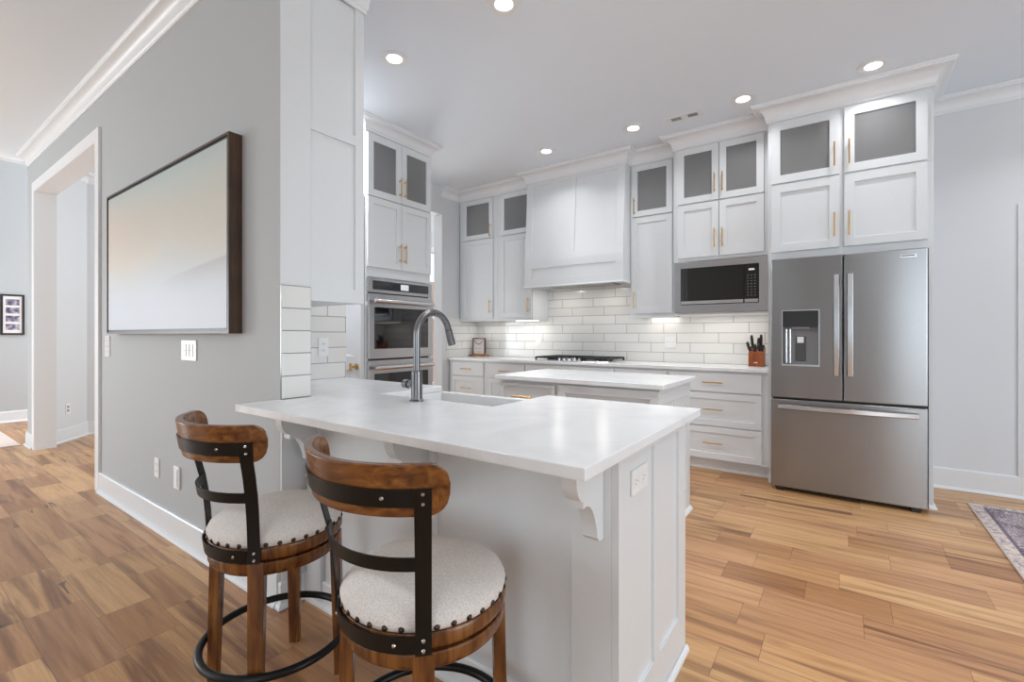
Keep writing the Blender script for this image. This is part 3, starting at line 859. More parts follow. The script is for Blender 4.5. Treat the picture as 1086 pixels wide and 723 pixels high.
for (z0, z1) in ((0.995, 1.553), (0.425, 0.980)):
    m = MB(); m.grid(O_, A0, A1, z0, z1, 0.035, [(A0 + 0.06, A1 - 0.06, z0 + 0.085, z1 - 0.115, 0.032)]); dr = m.build('oven_door', M['steel_light'], ov, bevel=0.003)
    m = MB(); m.tbox(O_, A0 + 0.06, A1 - 0.06, 0.0323, 0.0356, z0 + 0.085, z1 - 0.115); m.build('window', M['blackglass'], dr)
    m = MB(); zz = z1 - 0.062
    m.cyl((XT + 0.001 + 0.078, A0 + 0.03, zz), (XT + 0.001 + 0.078, A1 - 0.03, zz), 0.018, seg=18)
    for yy in (A0 + 0.055, A1 - 0.055): m.tbox(O_, yy - 0.012, yy + 0.012, 0.0355, 0.078, zz - 0.011, zz + 0.011)
    m.build('handle', M['steel2'], dr, smooth=True)

# ================================================================== BACK WALL CABINETS
FS = S(YU)


def wall_cab(label, x0, x1, doors, YF, zb=1.39, crown=True, crown_path=None, split=2.39, zt=2.91, hside=(1,), low_h=1.55, up_h=2.50, depth=None, crown_h=0.13, loc=None):
    T = S(YF); depth = depth or (YW - 0.012 - YF)
    t = thing('upper_cabinet', label, 'kitchen cabinet', ((x0 + x1) / 2, (YF + YW) / 2, zb))
    m = MB()
    shell(m, T, x0, x1, split, CEIL - 0.005, depth, [(d[0] + 0.03, d[1] - 0.03, split + 0.03, zt - 0.03) for d in doors])
    m.tbox(T, x0, x1, -depth, 0, zb, split - 0.0005)
    m.build('body', M['cab'], t, bevel=0.0012)
    for d, hs in zip(doors, hside):
        a0, a1 = d
        ha = a1 - 0.03 if hs > 0 else a0 + 0.03
        g = shaker(t, T, a0, a1, split + 0.005, zt, 0.001, 'glass_door', glass=True); pull(g, T, ha, up_h, 0.021, 0.17)
        g = shaker(t, T, a0, a1, zb + 0.03, split - 0.008, 0.001, 'door')
        pull(g, T, ha, low_h, 0.021, 0.17)
    if crown:
        m = MB(); m.sweep(crown_path, crown_prof(crown_h, 0.105), CEIL - 0.001); m.build('crown_moulding', M['trim'], t, smooth=30)
    return t


c1 = wall_cab('white wall cabinet in the far left corner with one glass door above one solid door', -4.088, -3.475, [(-4.02, -3.535)], YU, zb=1.375, crown_path=[(-4.088, YU), (-3.475, YU)], split=2.405, hside=(1,))
c2 = wall_cab('white wall cabinet directly left of the range hood with one glass door', -3.474, -2.955, [(-3.415, -2.968)], YU, zb=1.375, crown_path=[(-3.474, YU), (-2.955, YU)], split=2.405, hside=(1,))
m = MB(); m.box(-3.30, -2.99, 4.74, 4.77, 1.367, 1.3748); m.build('under_cabinet_light', M['ledglow'], c2)
c3 = wall_cab('narrow white wall cabinet between the range hood and the microwave', -1.775, -1.292, [(-1.752, -1.348)], YU + 0.02, zb=1.385, crown_path=[(-1.775, YU + 0.02), (-1.292, YU + 0.02)], split=2.39, hside=(-1,))
m = MB(); m.box(-1.776, -1.293, YU - 0.01, YU + 0.06, 1.372, 1.3848); m.build('light_rail', M['cab'], c3)
# microwave cabinet
YM = 4.45
c4 = wall_cab('white wall cabinet with two glass doors above the microwave', -1.291, -0.4955, [(-1.252, -0.898), (-0.892, -0.540)], YM, zb=1.875, crown_path=[(-1.291, YU + 0.02), (-1.291, YM), (-0.4955, YM)], split=2.40, hside=(1, -1), low_h=2.06, up_h=2.55)
m = MB()
m.box(-1.291, -1.25, YM, YW - 0.012, 1.385, 1.8745); m.box(-0.515, -0.4955, YM, YW - 0.012, 1.385, 1.8745); m.box(-1.25, -0.515, YM + 0.0, YW - 0.012, 1.385, 1.40)
m.build('microwave_shelf', M['cab'], c4)

mw = thing('built_in_microwave', 'built in microwave with wide stainless trim and black glass door', 'microwave', (-0.9, 4.6, 1.40))
MT = S(YM)
m = MB(); m.box(-1.23, -0.56, YM + 0.001, 4.88, 1.42, 1.86); m.build('housing', M['dark'], mw)
m = MB(); m.grid(S(YM - 0.0005), -1.283, -0.512, 1.402, 1.868, 0.024, [(-1.222, -0.578, 1.475, 1.808, None)]); m.build('trim_frame', M['steel_light'], mw, bevel=0.002)
m = MB(); m.tbox(MT, -1.220, -0.692, 0.001, 0.032, 1.510, 1.806); dr = m.build('door_glass', M['blackglass'], mw)
m = MB(); m.tbox(MT, -1.216, -0.695, 0.003, 0.040, 1.479, 1.508, 0.004); m.build('door_handle', M['steel2'], dr)
m = MB(); m.tbox(MT, -0.688, -0.580, 0.001, 0.032, 1.510, 1.806); kp = m.build('control_panel', M['blackglass'], mw)
m = MB(); m.tbox(MT, -0.686, -0.582, 0.003, 0.036, 1.479, 1.508, 0.003); m.build('open_button', M['steel2'], kp)
m = MB()
for r in range(8):
    for c in range(3):
        x = -0.660 + c * 0.027; z = 1.710 - r * 0.0245
        m.tbox(MT, x - 0.006, x + 0.006, 0.0322, 0.0328, z - 0.003, z + 0.003)
m.build('keypad_keys', M['displaydot'], kp)
m = MB(); m.tbox(MT, -0.655, -0.61, 0.0322, 0.0328, 1.752, 1.768); m.build('clock_display', M['display'], kp)

# refrigerator surround
YF = 4.30
fs = thing('refrigerator_cabinet', 'tall white cabinet around the refrigerator with two glass doors at the top', 'kitchen cabinet', (0.005, 4.6, 0))
T = S(YF)
m = MB()
m.box(-0.4945, -0.468, YF, YW - 0.012, 0, 1.80); m.box(0.486, 0.512, YF, YW - 0.012, 0, 1.80)
shell(m, T, -0.4945, 0.512, 2.405, CEIL - 0.005, YW - 0.012 - YF, [(-0.44, -0.05, 2.44, 2.86), (0.04, 0.45, 2.44, 2.86)])
m.tbox(T, -0.4945, 0.512, -(YW - 0.012 - YF), 0, 1.8005, 2.4045)
m.build('body', M['cab'], fs, bevel=0.0012)
for (a0, a1, hs) in ((-0.468, -0.020, 1), (0.010, 0.480, -1)):
    ha = a1 - 0.03 if hs > 0 else a0 + 0.03
    g = shaker(fs, T, a0, a1, 2.412, 2.895, 0.001, 'glass_door', glass=True, rail=0.062); pull(g, T, ha, 2.56, 0.021, 0.18)
    g = shaker(fs, T, a0, a1, 1.862, 2.398, 0.001, 'door', rail=0.062); pull(g, T, ha, 2.03, 0.021, 0.18)
m = MB(); m.sweep([(-0.4945, YM), (-0.4945, YF), (0.512, YF), (0.512, YW - 0.001)], crown_prof(0.135, 0.11), CEIL - 0.001); m.build('crown_moulding', M['trim'], fs, smooth=30)
m = MB(); m.sweep([(0.486, YF), (0.512, YF), (0.512, YW - 0.04)], base_prof(0.03, 0.004)); m.build('base_moulding', M['trim'], fs)

# range hood
hd = thing('range_hood', 'large white panelled range hood cover above the cooktop', 'range hood', (-2.365, 4.7, 1.73))
YH0, YH1 = 4.41, 4.47


def HT(a, b, z):
    y = YH0 + (YH1 - YH0) * min(max((z - 2.02) / 0.9, 0), 1)
    return (a, y + 0.02 - b, z)


m = MB()
zz = [(-2.862, -2.391, 2.085, 2.885, 0.010), (-2.327, -1.862, 2.085, 2.885, 0.010), (-2.862, -1.862, 1.824, 1.941, 0.010), (-2.99, -2.989, 2.02, 2.021, 0.02), (-2.95, -1.78, 2.0199, 2.02, 0.02)]
m.grid(HT, -2.953, -1.777, 1.732, 2.93, 0.020, zz)
m.build('front_panel', M['cab'], hd, bevel=0.0015)
m = MB()
poly = [(YH0 + 0.0205, 1.732), (YH0 + 0.0205, 2.02), (YH1 + 0.0205, 2.92), (YH1 + 0.0205, 3.045), (YW - 0.011, 3.045), (YW - 0.011, 1.732)]
for (xa, xb) in ((-2.953, -2.935), (-1.795, -1.777)): m.prism(poly, lambda a, b, z: (b, a, z), xa, xb)
m.box(-2.935, -1.795, YH1 + 0.05, YW - 0.011, 3.0, 3.045); m.box(-2.935, -1.795, YH0 + 0.03, YW - 0.011, 1.76, 1.78)
m.box(-2.953, -1.777, YH1 + 0.0, YH1 + 0.02, 2.93, 3.045)
m.build('body', M['cab'], hd)
m = MB(); m.box(-2.75, -1.98, 4.5, 4.85, 1.745, 1.7595); m.build('extractor_insert', M['steel'], hd)
m = MB(); m.sweep([(-2.953, YU - 0.02), (-2.953, YH1), (-1.777, YH1), (-1.777, YU)], crown_prof(0.13, 0.10), CEIL - 0.001); m.build('crown_moulding', M['trim'], hd, smooth=30)
m = MB(); m.sweep([(-2.953, 4.60), (-2.953, YH0), (-1.777, YH0), (-1.777, 4.60)], [(0, 0), (0.006, 0), (0.010, 0.006), (0.006, 0.016), (0, 0.018)], 1.728)
m.build('bottom_moulding', M['trim'], hd)

# ================================================================== BASE CABINETS ON THE BACK WALL
YB = 4.385
BT = S(YB)


def base_cab(label, x0, x1):
    t = thing('base_cabinet', label, 'kitchen cabinet', ((x0 + x1) / 2, 4.66, 0))
    m = MB(); m.box(x0, x1, YB, YW - 0.012, 0.10, 0.884); m.box(x0, x1, YB + 0.05, YW - 0.012, 0, 0.0995); m.build('body', M['cab'], t)
    return t


b1 = base_cab('white three drawer base cabinet next to the refrigerator', -1.32, -0.4955)
for (z0, z1, fl) in ((0.700, 0.862, True), (0.400, 0.690, False), (0.108, 0.392, False)):
    d = shaker(b1, BT, -1.310, -0.550, z0, z1, 0.001, 'drawer', flat=fl, rail=0.055); pull(d, BT, -0.928, (z0 + z1) / 2 + 0.003, 0.021, 0.165, False)
b2 = base_cab('white base cabinet under the cooktop, mostly hidden by the island', -3.47, -1.321)
for (a0, a1) in ((-2.91, -2.39), (-2.385, -1.86), (-1.84, -1.34), (-3.455, -2.93)):
    d = shaker(b2, BT, a0, a1, 0.108, 0.690, 0.001, 'door'); pull(d, BT, a1 - 0.03, 0.59, 0.021, 0.16)
    d = shaker(b2, BT, a0, a1, 0.70, 0.862, 0.001, 'drawer', flat=True)
    pull(d, BT, (a0 + a1) / 2, 0.78, 0.021, 0.16, False)
b3 = base_cab('white drawer cabinet at the far left corner below the framed sign', -4.088, -3.471)
for (z0, z1, fl) in ((0.700, 0.862, True), (0.400, 0.690, False), (0.108, 0.392, False)):
    d = shaker(b3, BT, -4.035, -3.525, z0, z1, 0.001, 'drawer', flat=fl, rail=0.055); pull(d, BT, -3.78, (z0 + z1) / 2 + 0.003, 0.021, 0.165, False)
tag(MB().box(-4.0995, -0.506, 4.352, YW - 0.0105, 0.8843, 0.914, 0.003).build('back_worktop', M['quartz']),
    'long white quartz worktop along the back wall under the cooktop', 'worktop')
# fix: keep the worktop clear of the refrigerator panel

# cooktop
ct = thing('gas_cooktop', 'black gas cooktop with five silver knobs below the hood', 'cooktop', (-2.39, 4.67, 0.914))
m = MB(); m.box(-2.845, -1.935, 4.415, 4.925, 0.9145, 0.924, 0.003); m.build('glass_tray', M['steel2'], ct)
for gx in (-2.68, -2.39, -2.10):
    m = MB(); w_ = 0.135
    for yy in (4.43, 4.66, 4.90):
        if gx == -2.39 and yy == 4.43: continue
        m.box(gx - w_, gx + w_, yy - 0.007, yy + 0.007, 0.942, 0.960, 0.002)
    for xx in (gx - w_, gx - 0.045, gx + 0.045, gx + w_):
        y0_ = 4.53 if gx == -2.39 else 4.43
        m.box(xx - 0.006, xx + 0.006, y0_, 4.90, 0.942, 0.960, 0.002)
    for xx in (gx - w_, gx + w_):
        for yy in (4.54 if gx == -2.39 else 4.436, 4.894): m.box(xx - 0.008, xx + 0.008, yy - 0.008, yy + 0.008, 0.9243, 0.950)
    m.build('grate', M['iron'], ct)
for (gx, gy, rr) in ((-2.68, 4.55, 0.04), (-2.68, 4.78, 0.045), (-2.39, 4.72, 0.055), (-2.10, 4.55, 0.04), (-2.10, 4.78, 0.045)):
    m = MB(); m.lathe([(0, 0.0105), (rr * 1.2, 0.0105), (rr * 1.2, 0.016), (rr, 0.018), (rr, 0.024), (0, 0.026)], (gx, gy, 0.914), 24); m.build('burner', M['iron'], ct, smooth=True)
for k in range(5):
    x = -2.53 + k * 0.063
    m = MB(); m.lathe([(0, 0.0105), (0.021, 0.0105), (0.021, 0.026), (0.018, 0.034), (0, 0.035)], (x, 4.455, 0.914), 20); m.box(x - 0.003, x + 0.003, 4.437, 4.473, 0.945, 0.956)
    m.build('knob', M['chrome'], ct, smooth=True)

# ================================================================== ISLAND
isl = thing('island_cabinet', 'small white kitchen island cabinet between the sink and the cooktop', 'kitchen island', (-1.43, 3.02, 0))
IX0, IX1, IY0, IY1 = -2.01, -0.862, 2.695, 3.345
m = MB(); m.box(IX0, IX1 - 0.02, IY0, IY1, 0.10, 0.884); m.box(IX0 + 0.01, IX1 - 0.02, IY0 + 0.03, IY1 - 0.03, 0, 0.0995)
m.build('body', M['cab'], isl)
IT = S(IY0)
d = shaker(isl, IT, -2.0, -1.555, 0.70, 0.862, 0.001, 'drawer', rail=0.02); pull(d, IT, -1.80, 0.776, 0.021, 0.17, False)
d = shaker(isl, IT, -2.0, -1.555, 0.108, 0.690, 0.001, 'door'); pull(d, IT, -1.585, 0.6, 0.021, 0.16)
shaker(isl, IT, -1.527, IX1 - 0.001, 0.108, 0.872, 0.001, 'fixed_panel', rail=0.05)
m = MB(); m.grid(Ee(IX1 - 0.0195), IY0, IY1, 0.0, 0.884, 0.0195, [(2.80, 2.99, 0.16, 0.79, 0.010), (3.05, 3.27, 0.16, 0.79, 0.010)]); m.build('end_panel', M['cab'], isl, bevel=0.0015)
m = MB(); m.sweep([(IX1, IY0), (IX1, IY1)], base_prof(0.03, 0.004)); m.build('base_moulding', M['trim'], isl)
tag(MB().box(-2.042, -0.829, 2.658, 3.380, 0.8843, 0.914, 0.003).build('island_worktop', M['quartz']), 'white quartz top of the small kitchen island', 'worktop')

# ================================================================== REFRIGERATOR
YR = 4.12
fr = thing('refrigerator', 'stainless steel french door refrigerator with water dispenser', 'refrigerator', (0.005, 4.5, 0))
RT = S(YR)
FX0, FX1, FM = -0.4545, 0.4615, 0.0035
m = MB(); m.box(FX0 + 0.006, FX1 - 0.006, YR + 0.075, 4.93, 0.035, 1.768); m.build('body', M['darkgrey'], fr)
m = MB(); m.box(FX0 + 0.02, FX1 - 0.02, YR + 0.06, 4.6, 0.012, 0.0348); m.box(FX1 - 0.08, FX1 - 0.03, YR + 0.03, YR + 0.06, 0.0, 0.03); m.box(FX0 + 0.03, FX0 + 0.08, YR + 0.03, YR + 0.06, 0.0, 0.03)
m.build('toe_grille', M['dark'], fr)
DB = S(YR + 0.07)


def slab(name, x0, x1, z0, z1, rects=(), par=fr):
    m = MB(); m.grid(DB, x0, x1, z0, z1, 0.07, list(rects))
    return m.build(name, M['steel'], par, bevel=0.006)


DX0, DX1, DZ0, DZ1 = -0.378, -0.142, 0.968, 1.385
ld = slab('left_door', FX0, FM - 0.003, 0.722, 1.782, [(DX0, DX1, DZ0, DZ1, 0.012)])
rd = slab('right_door', FM + 0.003, FX1, 0.722, 1.782)
fz = slab('freezer_drawer', FX0, FX1, 0.035, 0.708)
m = MB(); m.grid(DB, DX0 - 0.004, DX1 + 0.004, DZ0 - 0.004, DZ1 + 0.004, 0.0715, [(DX0 + 0.003, DX1 - 0.003, DZ0 + 0.010, DZ1 - 0.003, None)])
dp = m.build('water_dispenser', M['steel2'], ld)
m = MB(); m.tbox(DB, DX0 + 0.004, DX1 - 0.004, 0.02, 0.069, 1.262, DZ1 - 0.004); m.build('dispenser_display', M['dark'], dp)
m = MB(); m.tbox(DB, DX0 + 0.004, DX1 - 0.004, 0.0125, 0.020, DZ0 + 0.012, 1.26); m.tbox(DB, DX0 + 0.06, DX1 - 0.06, 0.020, 0.064, 1.245, 1.26); m.build('dispenser_niche', M['niche'], dp)
m = MB(); m.tbox(DB, -0.292, -0.225, 0.0205, 0.030, 1.00, 1.19, 0.003); m.build('dispenser_paddle', M['darkgrey'], dp)
m = MB(); m.tbox(DB, -0.282, -0.240, 0.0305, 0.032, 1.14, 1.185); m.build('paddle_label', M['plate'], dp)
for xx in (-0.352, -0.327): m2 = MB(); m2.cyl((xx, YR + 0.03, 0.985), (xx, YR + 0.03, 1.244), 0.006, seg=12); m2.build('dispenser_tube', M['steel2'], dp, smooth=True)


def fhandle(par, p, q, bow):
    p = Vector(p); q = Vector(q); n = 18; m = MB(); d = (q - p)
    vertical = abs(d.z) > abs(d.x); hw = 0.019
    rings = []
    for i in range(n + 1):
        t = i / n; c = p + d * t; c.y -= 0.022 + bow * math.sin(PI * t)
        sd = Vector((hw, 0, 0)) if vertical else Vector((0, 0, hw))
        th = Vector((0, 0.012, 0))
        rings += [c - sd * 0.7 - th, c + sd * 0.7 - th, c + sd - th * 0.3, c + sd + th, c - sd + th, c - sd - th * 0.3]
    fsx = [(i * 6 + k, i * 6 + (k + 1) % 6, (i + 1) * 6 + (k + 1) % 6, (i + 1) * 6 + k) for i in range(n) for k in range(6)]
    fsx += [tuple(range(6)), tuple(range(n * 6, n * 6 + 6))]
    m._faces(rings, fsx)
    for t in (0.05, 0.95):
        c = p + d * t; y1 = c.y - 0.0005; y0 = c.y - 0.022 - bow * math.sin(PI * t)
        if vertical: m.box(c.x - 0.010, c.x + 0.010, y0, y1, c.z - 0.018, c.z + 0.018)
        else: m.box(c.x - 0.018, c.x + 0.018, y0, y1, c.z - 0.010, c.z + 0.010)
    return m.build('handle', M['steel2'], par, smooth=40)


fhandle(ld, (-0.036, YR, 0.905), (-0.036, YR, 1.635), 0.018)
fhandle(rd, (0.044, YR, 0.905), (0.044, YR, 1.635), 0.018)
fhandle(fz, (-0.402, YR, 0.655), (0.415, YR, 0.655), 0.028)
m = MB(); m.tbox(RT, 0.318, 0.405, 0.0003, 0.0025, 1.722, 1.746, 0.0008); lp = m.build('name_badge', M['chrome'], rd)
m = MB(); m.tbox(RT, 0.327, 0.395, 0.0026, 0.003, 1.733, 1.739); m.build('badge_lettering', M['darkgrey'], lp)

# ================================================================== BAR STOOLS
def make_stool(ox, oy, label):
    t = thing('bar_stool', label, 'bar stool', (ox, oy, 0), 'bar stools at the peninsula')
    o = Vector((ox, oy, 0))
    # cushion
    m = MB(); prof = [(0, 0.622), (0.06, 0.621), (0.11, 0.617), (0.155, 0.608), (0.185, 0.596), (0.204, 0.580), (0.211, 0.565), (0.209, 0.552), (0.204, 0.546), (0, 0.546)]
    m.lathe([(r, z) for r, z in prof], o, 64); cu = m.build('seat_cushion', M['fabric'], t, smooth=60)
    n = 34
    for k in range(n):
        a = 2 * PI * (k + 0.5) / n
        c = o + Vector((0.2095 * math.cos(a), 0.2095 * math.sin(a), 0.556)); nv = Vector((math.cos(a), math.sin(a), 0))
        mm = MB(); mm.cyl(c, c + nv * 0.003, 0.0075, 0.006, 10); mm.cyl(c + nv * 0.003, c + nv * 0.0055, 0.006, 0.0025, 10); mm.build('nailhead', M['nail'], cu, smooth=50)
    m = MB(); m.lathe([(0, 0.5455), (0.2085, 0.5455), (0.2115, 0.541), (0.2115, 0.520), (0.207, 0.510), (0.200, 0.504), (0, 0.504)], o, 64); m.build('seat_ring', M['stoolwood'], t, smooth=35)
    m = MB(); m.lathe([(0, 0.4995), (0.11, 0.4995), (0.11, 0.5035), (0.0, 0.5035)], o, 32); m.build('swivel_plate', M['black'], t, smooth=35)
    m = MB(); m.lathe([(0, 0.499), (0.204, 0.499), (0.207, 0.495), (0.207, 0.475), (0.200, 0.462), (0.192, 0.455), (0.15, 0.455), (0.15, 0.47), (0, 0.47)], o, 64); m.build('seat_apron', M['stoolwood'], t, smooth=35)
    # legs
    for sx in (-1, 1):
        for sy in (-1, 1):
            m = MB(); vs = []
            rd_ = Vector((sx, sy, 0)).normalized(); tg = Vector((-rd_.y, rd_.x, 0))
            for (z, c, hr, ht) in ((0.0, 0.206, 0.015, 0.0185), (0.25, 0.199, 0.016, 0.022), (0.502, 0.192, 0.0165, 0.0245)):
                for (ar, at_) in ((-1, -1), (1, -1), (1, 1), (-1, 1)): vs.append(o + rd_ * (c + ar * hr) + tg * (at_ * ht) + Vector((0, 0, z)))
            fs = [(0, 1, 2, 3), (8, 9, 10, 11)]
            for L in (0, 4):
                fs += [(L + k, L + (k + 1) % 4, L + 4 + (k + 1) % 4, L + 4 + k) for k in range(4)]
            m._faces(vs, fs); m.build('leg', M['stoolwood'], t, bevel=0.003)
    m = MB(); R = 0.232
    m.tube([o + Vector((R * math.cos(2 * PI * k / 64), R * math.sin(2 * PI * k / 64), 0.165)) for k in range(64)], 0.0125, 14, closed=True)
    fr_ = m.build('foot_ring', M['black'], t, smooth=50)
    for sx in (-1, 1):
        for sy in (-1, 1):
            m = MB(); c = o + Vector((sx * 0.153, sy * 0.153, 0.165)); m.cyl(c, c + Vector((sx * 0.012, sy * 0.012, 0)), 0.006, seg=10); m.build('ring_bolt', M['nail'], fr_, smooth=True)
    # back
    TAB = [(.50, .2185), (.56, .2195), (.64, .226), (.71, .237), (.78, .256), (.83, .2745), (.90, .291)]

    def pr(z):
        for (za, ra), (zb, rb) in zip(TAB, TAB[1:]):
            if z <= zb: return ra + (rb - ra) * (z - za) / (zb - za)
        return TAB[-1][1]

    def rr(z): return 0.2135 + (z - 0.52) * 0.135 + 0.02 * max(0, z - 0.7)

    def arc(p0, p1, z0, z1, off, th, corner=0.0, nphi=40, nz=2, taper=None):
        m = MB(); vs = []; fs = []
        for i in range(nphi + 1):
            ph = p0 + (p1 - p0) * i / nphi
            e = min(i, nphi - i) / nphi * abs(p1 - p0) * 0.27
            zz0, zz1 = z0, z1
            if corner and e < corner:
                k = corner - math.sqrt(max(0, corner ** 2 - (corner - e) ** 2)); zz0 += k * 0.98; zz1 -= k * 0.98
            if taper: 
                s_ = abs(2 * i / nphi - 1); zz1 += taper * (s_ ** 2)
            for j in range(nz + 1):
                z = zz0 + (zz1 - zz0) * j / nz
                for q in (0, 1):
                    r = rr(z) + off + q * th
                    vs.append(o + Vector((r * math.cos(ph), r * math.sin(ph), z)))
        st = (nz + 1) * 2
        for i in range(nphi):
            a, b = i * st, (i + 1) * st
            for j in range(nz):
                fs.append((a + 2 * j, b + 2 * j, b + 2 * j + 2, a + 2 * j + 2)); fs.append((a + 2 * j + 1, a + 2 * j + 3, b + 2 * j + 3, b + 2 * j + 1))
            fs.append((a, a + 1, b + 1, b)); fs.append((a + 2 * nz, b + 2 * nz, b + 2 * nz + 1, a + 2 * nz + 1))
        for a in (0, nphi * st):
            for j in range(nz): fs.append((a + 2 * j, a + 2 * j + 2, a + 2 * j + 3, a + 2 * j + 1))
        m._faces(vs, fs); return m
    D = math.radians
    m = arc(D(209), D(326.5), 0.826, 0.938, -0.004, 0.021, corner=0.045, nphi=96, nz=4); m.build('back_rest', M['railwood'], t, smooth=40, bevel=0.003)
    for (z0, z1) in ((0.849, 0.888), (0.695, 0.727), (0.506, 0.546)):
        off = 0.0175 if z0 > 0.8 else pr((z0 + z1) / 2) - rr((z0 + z1) / 2) - 0.004
        if z0 < 0.6: off = 0.0005
        hp = 0.018 / (rr((z0 + z1) / 2) + off); m = arc(D(224) - hp * 0.3, D(315) + hp * 0.3, z0, z1, off, 0.004); bd = m.build('back_band', M['black'], t, smooth=40)
        for ph in ((D(242), D(298)) if z0 > 0.8 else (() if z0 > 0.6 else (D(242), D(298)))):
            r = rr((z0 + z1) / 2) + off + 0.004; zc = (z0 + z1) / 2
            c = o + Vector((r * math.cos(ph), r * math.sin(ph), zc)); nv = Vector((math.cos(ph), math.sin(ph), 0))
            mm = MB(); mm.cyl(c, c + nv * 0.003, 0.005, 0.003, 10); mm.build('rivet', M['chrome'], bd, smooth=True)
    for ph in (D(224), D(315)):
        m = MB(); vs = []; zs = [0.506, 0.55, 0.60, 0.66, 0.72, 0.78, 0.83, 0.889]
        tv = Vector((-math.sin(ph), math.cos(ph), 0)); nv = Vector((math.cos(ph), math.sin(ph), 0))
        for z in zs:
            off = pr(z) - rr(z)
            c = o + nv * (rr(z) + off) + Vector((0, 0, z))
            vs += [c - tv * 0.0178, c + tv * 0.0178, c + tv * 0.0178 + nv * 0.004, c - tv * 0.0178 + nv * 0.004]
        fs = [(0, 1, 2, 3), (len(vs) - 4, len(vs) - 3, len(vs) - 2, len(vs) - 1)]
        for L in range(len(zs) - 1): fs += [(4 * L + k, 4 * L + (k + 1) % 4, 4 * L + 4 + (k + 1) % 4, 4 * L + 4 + k) for k in range(4)]
        m._faces(vs, fs); po = m.build('back_post', M['black'], t, smooth=30)
        for z in (0.516, 0.538, 0.856, 0.878):
            off = pr(z) - rr(z) + 0.004
            c = o + nv * (rr(z) + off) + Vector((0, 0, z)); mm = MB(); mm.cyl(c, c + nv * 0.003, 0.005, 0.003, 10); mm.build('rivet', M['chrome'], po, smooth=True)
    return t


st = make_stool(-1.61, 0.855, 'wood and black metal bar stool nearer the grey wall, under the framed picture side')
st['label'] = 'left bar stool of the two, farther from the camera beside the grey wall'


def copy_tree(o, parent=None):
    c = o.copy(); sc.collection.objects.link(c)
    if parent: c.parent = parent
    for ch in list(o.children): copy_tree(ch, c)
    return c


st2 = copy_tree(st); st2.location = (-0.896, 0.868, 0)
st2['label'] = 'right bar stool of the two, nearest the camera, its whole round cushion in view'

# ================================================================== PICTURE ON THE GREY WALL
pic = thing('framed_picture', 'large walnut framed misty landscape picture on the grey wall', 'framed picture', (-3.31, 1.05, 1.2))
m = MB(); m.grid(S(1.0895), -4.238, -2.382, 1.207, 2.170, 0.062, [(-4.226, -2.394, 1.219, 2.158, 0.052)]); m.build('frame', M['framewood'], pic)
m = MB(); m.grid(S(1.0373), -4.2255, -2.3945, 1.2195, 2.1575, 0.004, [(-4.212, -2.408, 1.233, 2.144, None)]); m.build('inner_lip', M['black'], pic)
m = MB(); m.box(-4.2115, -2.4085, 1.031, 1.0372, 1.2335, 2.1435); m.build('print', M['art'], pic)

# small collage in the foyer
col = thing('photo_collage', 'small dark framed collage of four photos on the far foyer wall', 'framed picture', (-9.35, 1.26, 1.2))
m = MB(); m.grid(Ee(-9.3495), 1.14, 1.372, 1.20, 1.757, 0.025, [(1.165, 1.347, 1.225, 1.732, 0.015)]); m.build('frame', M['dark'], col)
m = MB(); m.tbox(Ee(-9.3342), 1.165, 1.347, 0, 0.002, 1.225, 1.732); mt = m.build('mat_board', M['paper'], col)
for k in range(4):
    z = 1.268 + k * 0.113
    m = MB(); m.tbox(Ee(-9.332), 1.19, 1.322, 0, 0.001, z, z + 0.083); m.build('photo', m_photo(k), mt)

# rugs
tag(MB().box(0.72, 3.4, 1.6, 4.58, 0.0005, 0.010, 0.003).build('patterned_rug', M['rug']), 'distressed purple and cream rug at the right edge of the floor', 'rug')
tag(MB().box(-9.2, -7.27, -1.2, 1.04, 0.0005, 0.010, 0.003).build('plain_rug', M['beigerug']), 'plain beige rug on the foyer floor at the far left', 'rug')

# ================================================================== OUTLETS AND SWITCHES
def plate(T, a, z, w_, h_, label, kind, mat=None):
    t = thing('switch_plate' if kind.startswith('switch') else 'outlet_plate', label, 'switch' if kind.startswith('switch') else 'outlet', T(a, 0, z))
    m = MB(); m.tbox(T, a - w_ / 2, a + w_ / 2, 0.0005, 0.006, z - h_ / 2, z + h_ / 2, 0.0015); m.build('cover', mat or M['plate'], t)
    if kind == 'outlet':
        for dz in (-0.021, 0.021):
            m = MB(); m.tbox(T, a - 0.017, a + 0.017, 0.006, 0.0075, z + dz - 0.014, z + dz + 0.014, 0.001); s_ = m.build('socket', M['plate'], t)
            m = MB()
            for da in (-0.006, 0.006): m.tbox(T, a + da - 0.0014, a + da + 0.0014, 0.0076, 0.008, z + dz - 0.002, z + dz + 0.006)
            m.tbox(T, a - 0.002, a + 0.002, 0.0076, 0.008, z + dz - 0.009, z + dz - 0.006); m.build('socket_slots', M['slot'], s_)
    elif kind == 'switch':
        n = max(1, round(w_ / 0.06 - 0.3))
        for k in range(n):
            c = a + (k - (n - 1) / 2) * 0.046
            m = MB(); m.tbox(T, c - 0.016, c + 0.016, 0.006, 0.0085, z - 0.033, z + 0.033, 0.001); r = m.build('rocker', M['plate'], t)
            m = MB(); m.tbox(T, c - 0.016, c + 0.016, 0.0086, 0.0088, z - 0.0015, z + 0.0005); m.build('rocker_seam', M['slotlight'], r)
    return t


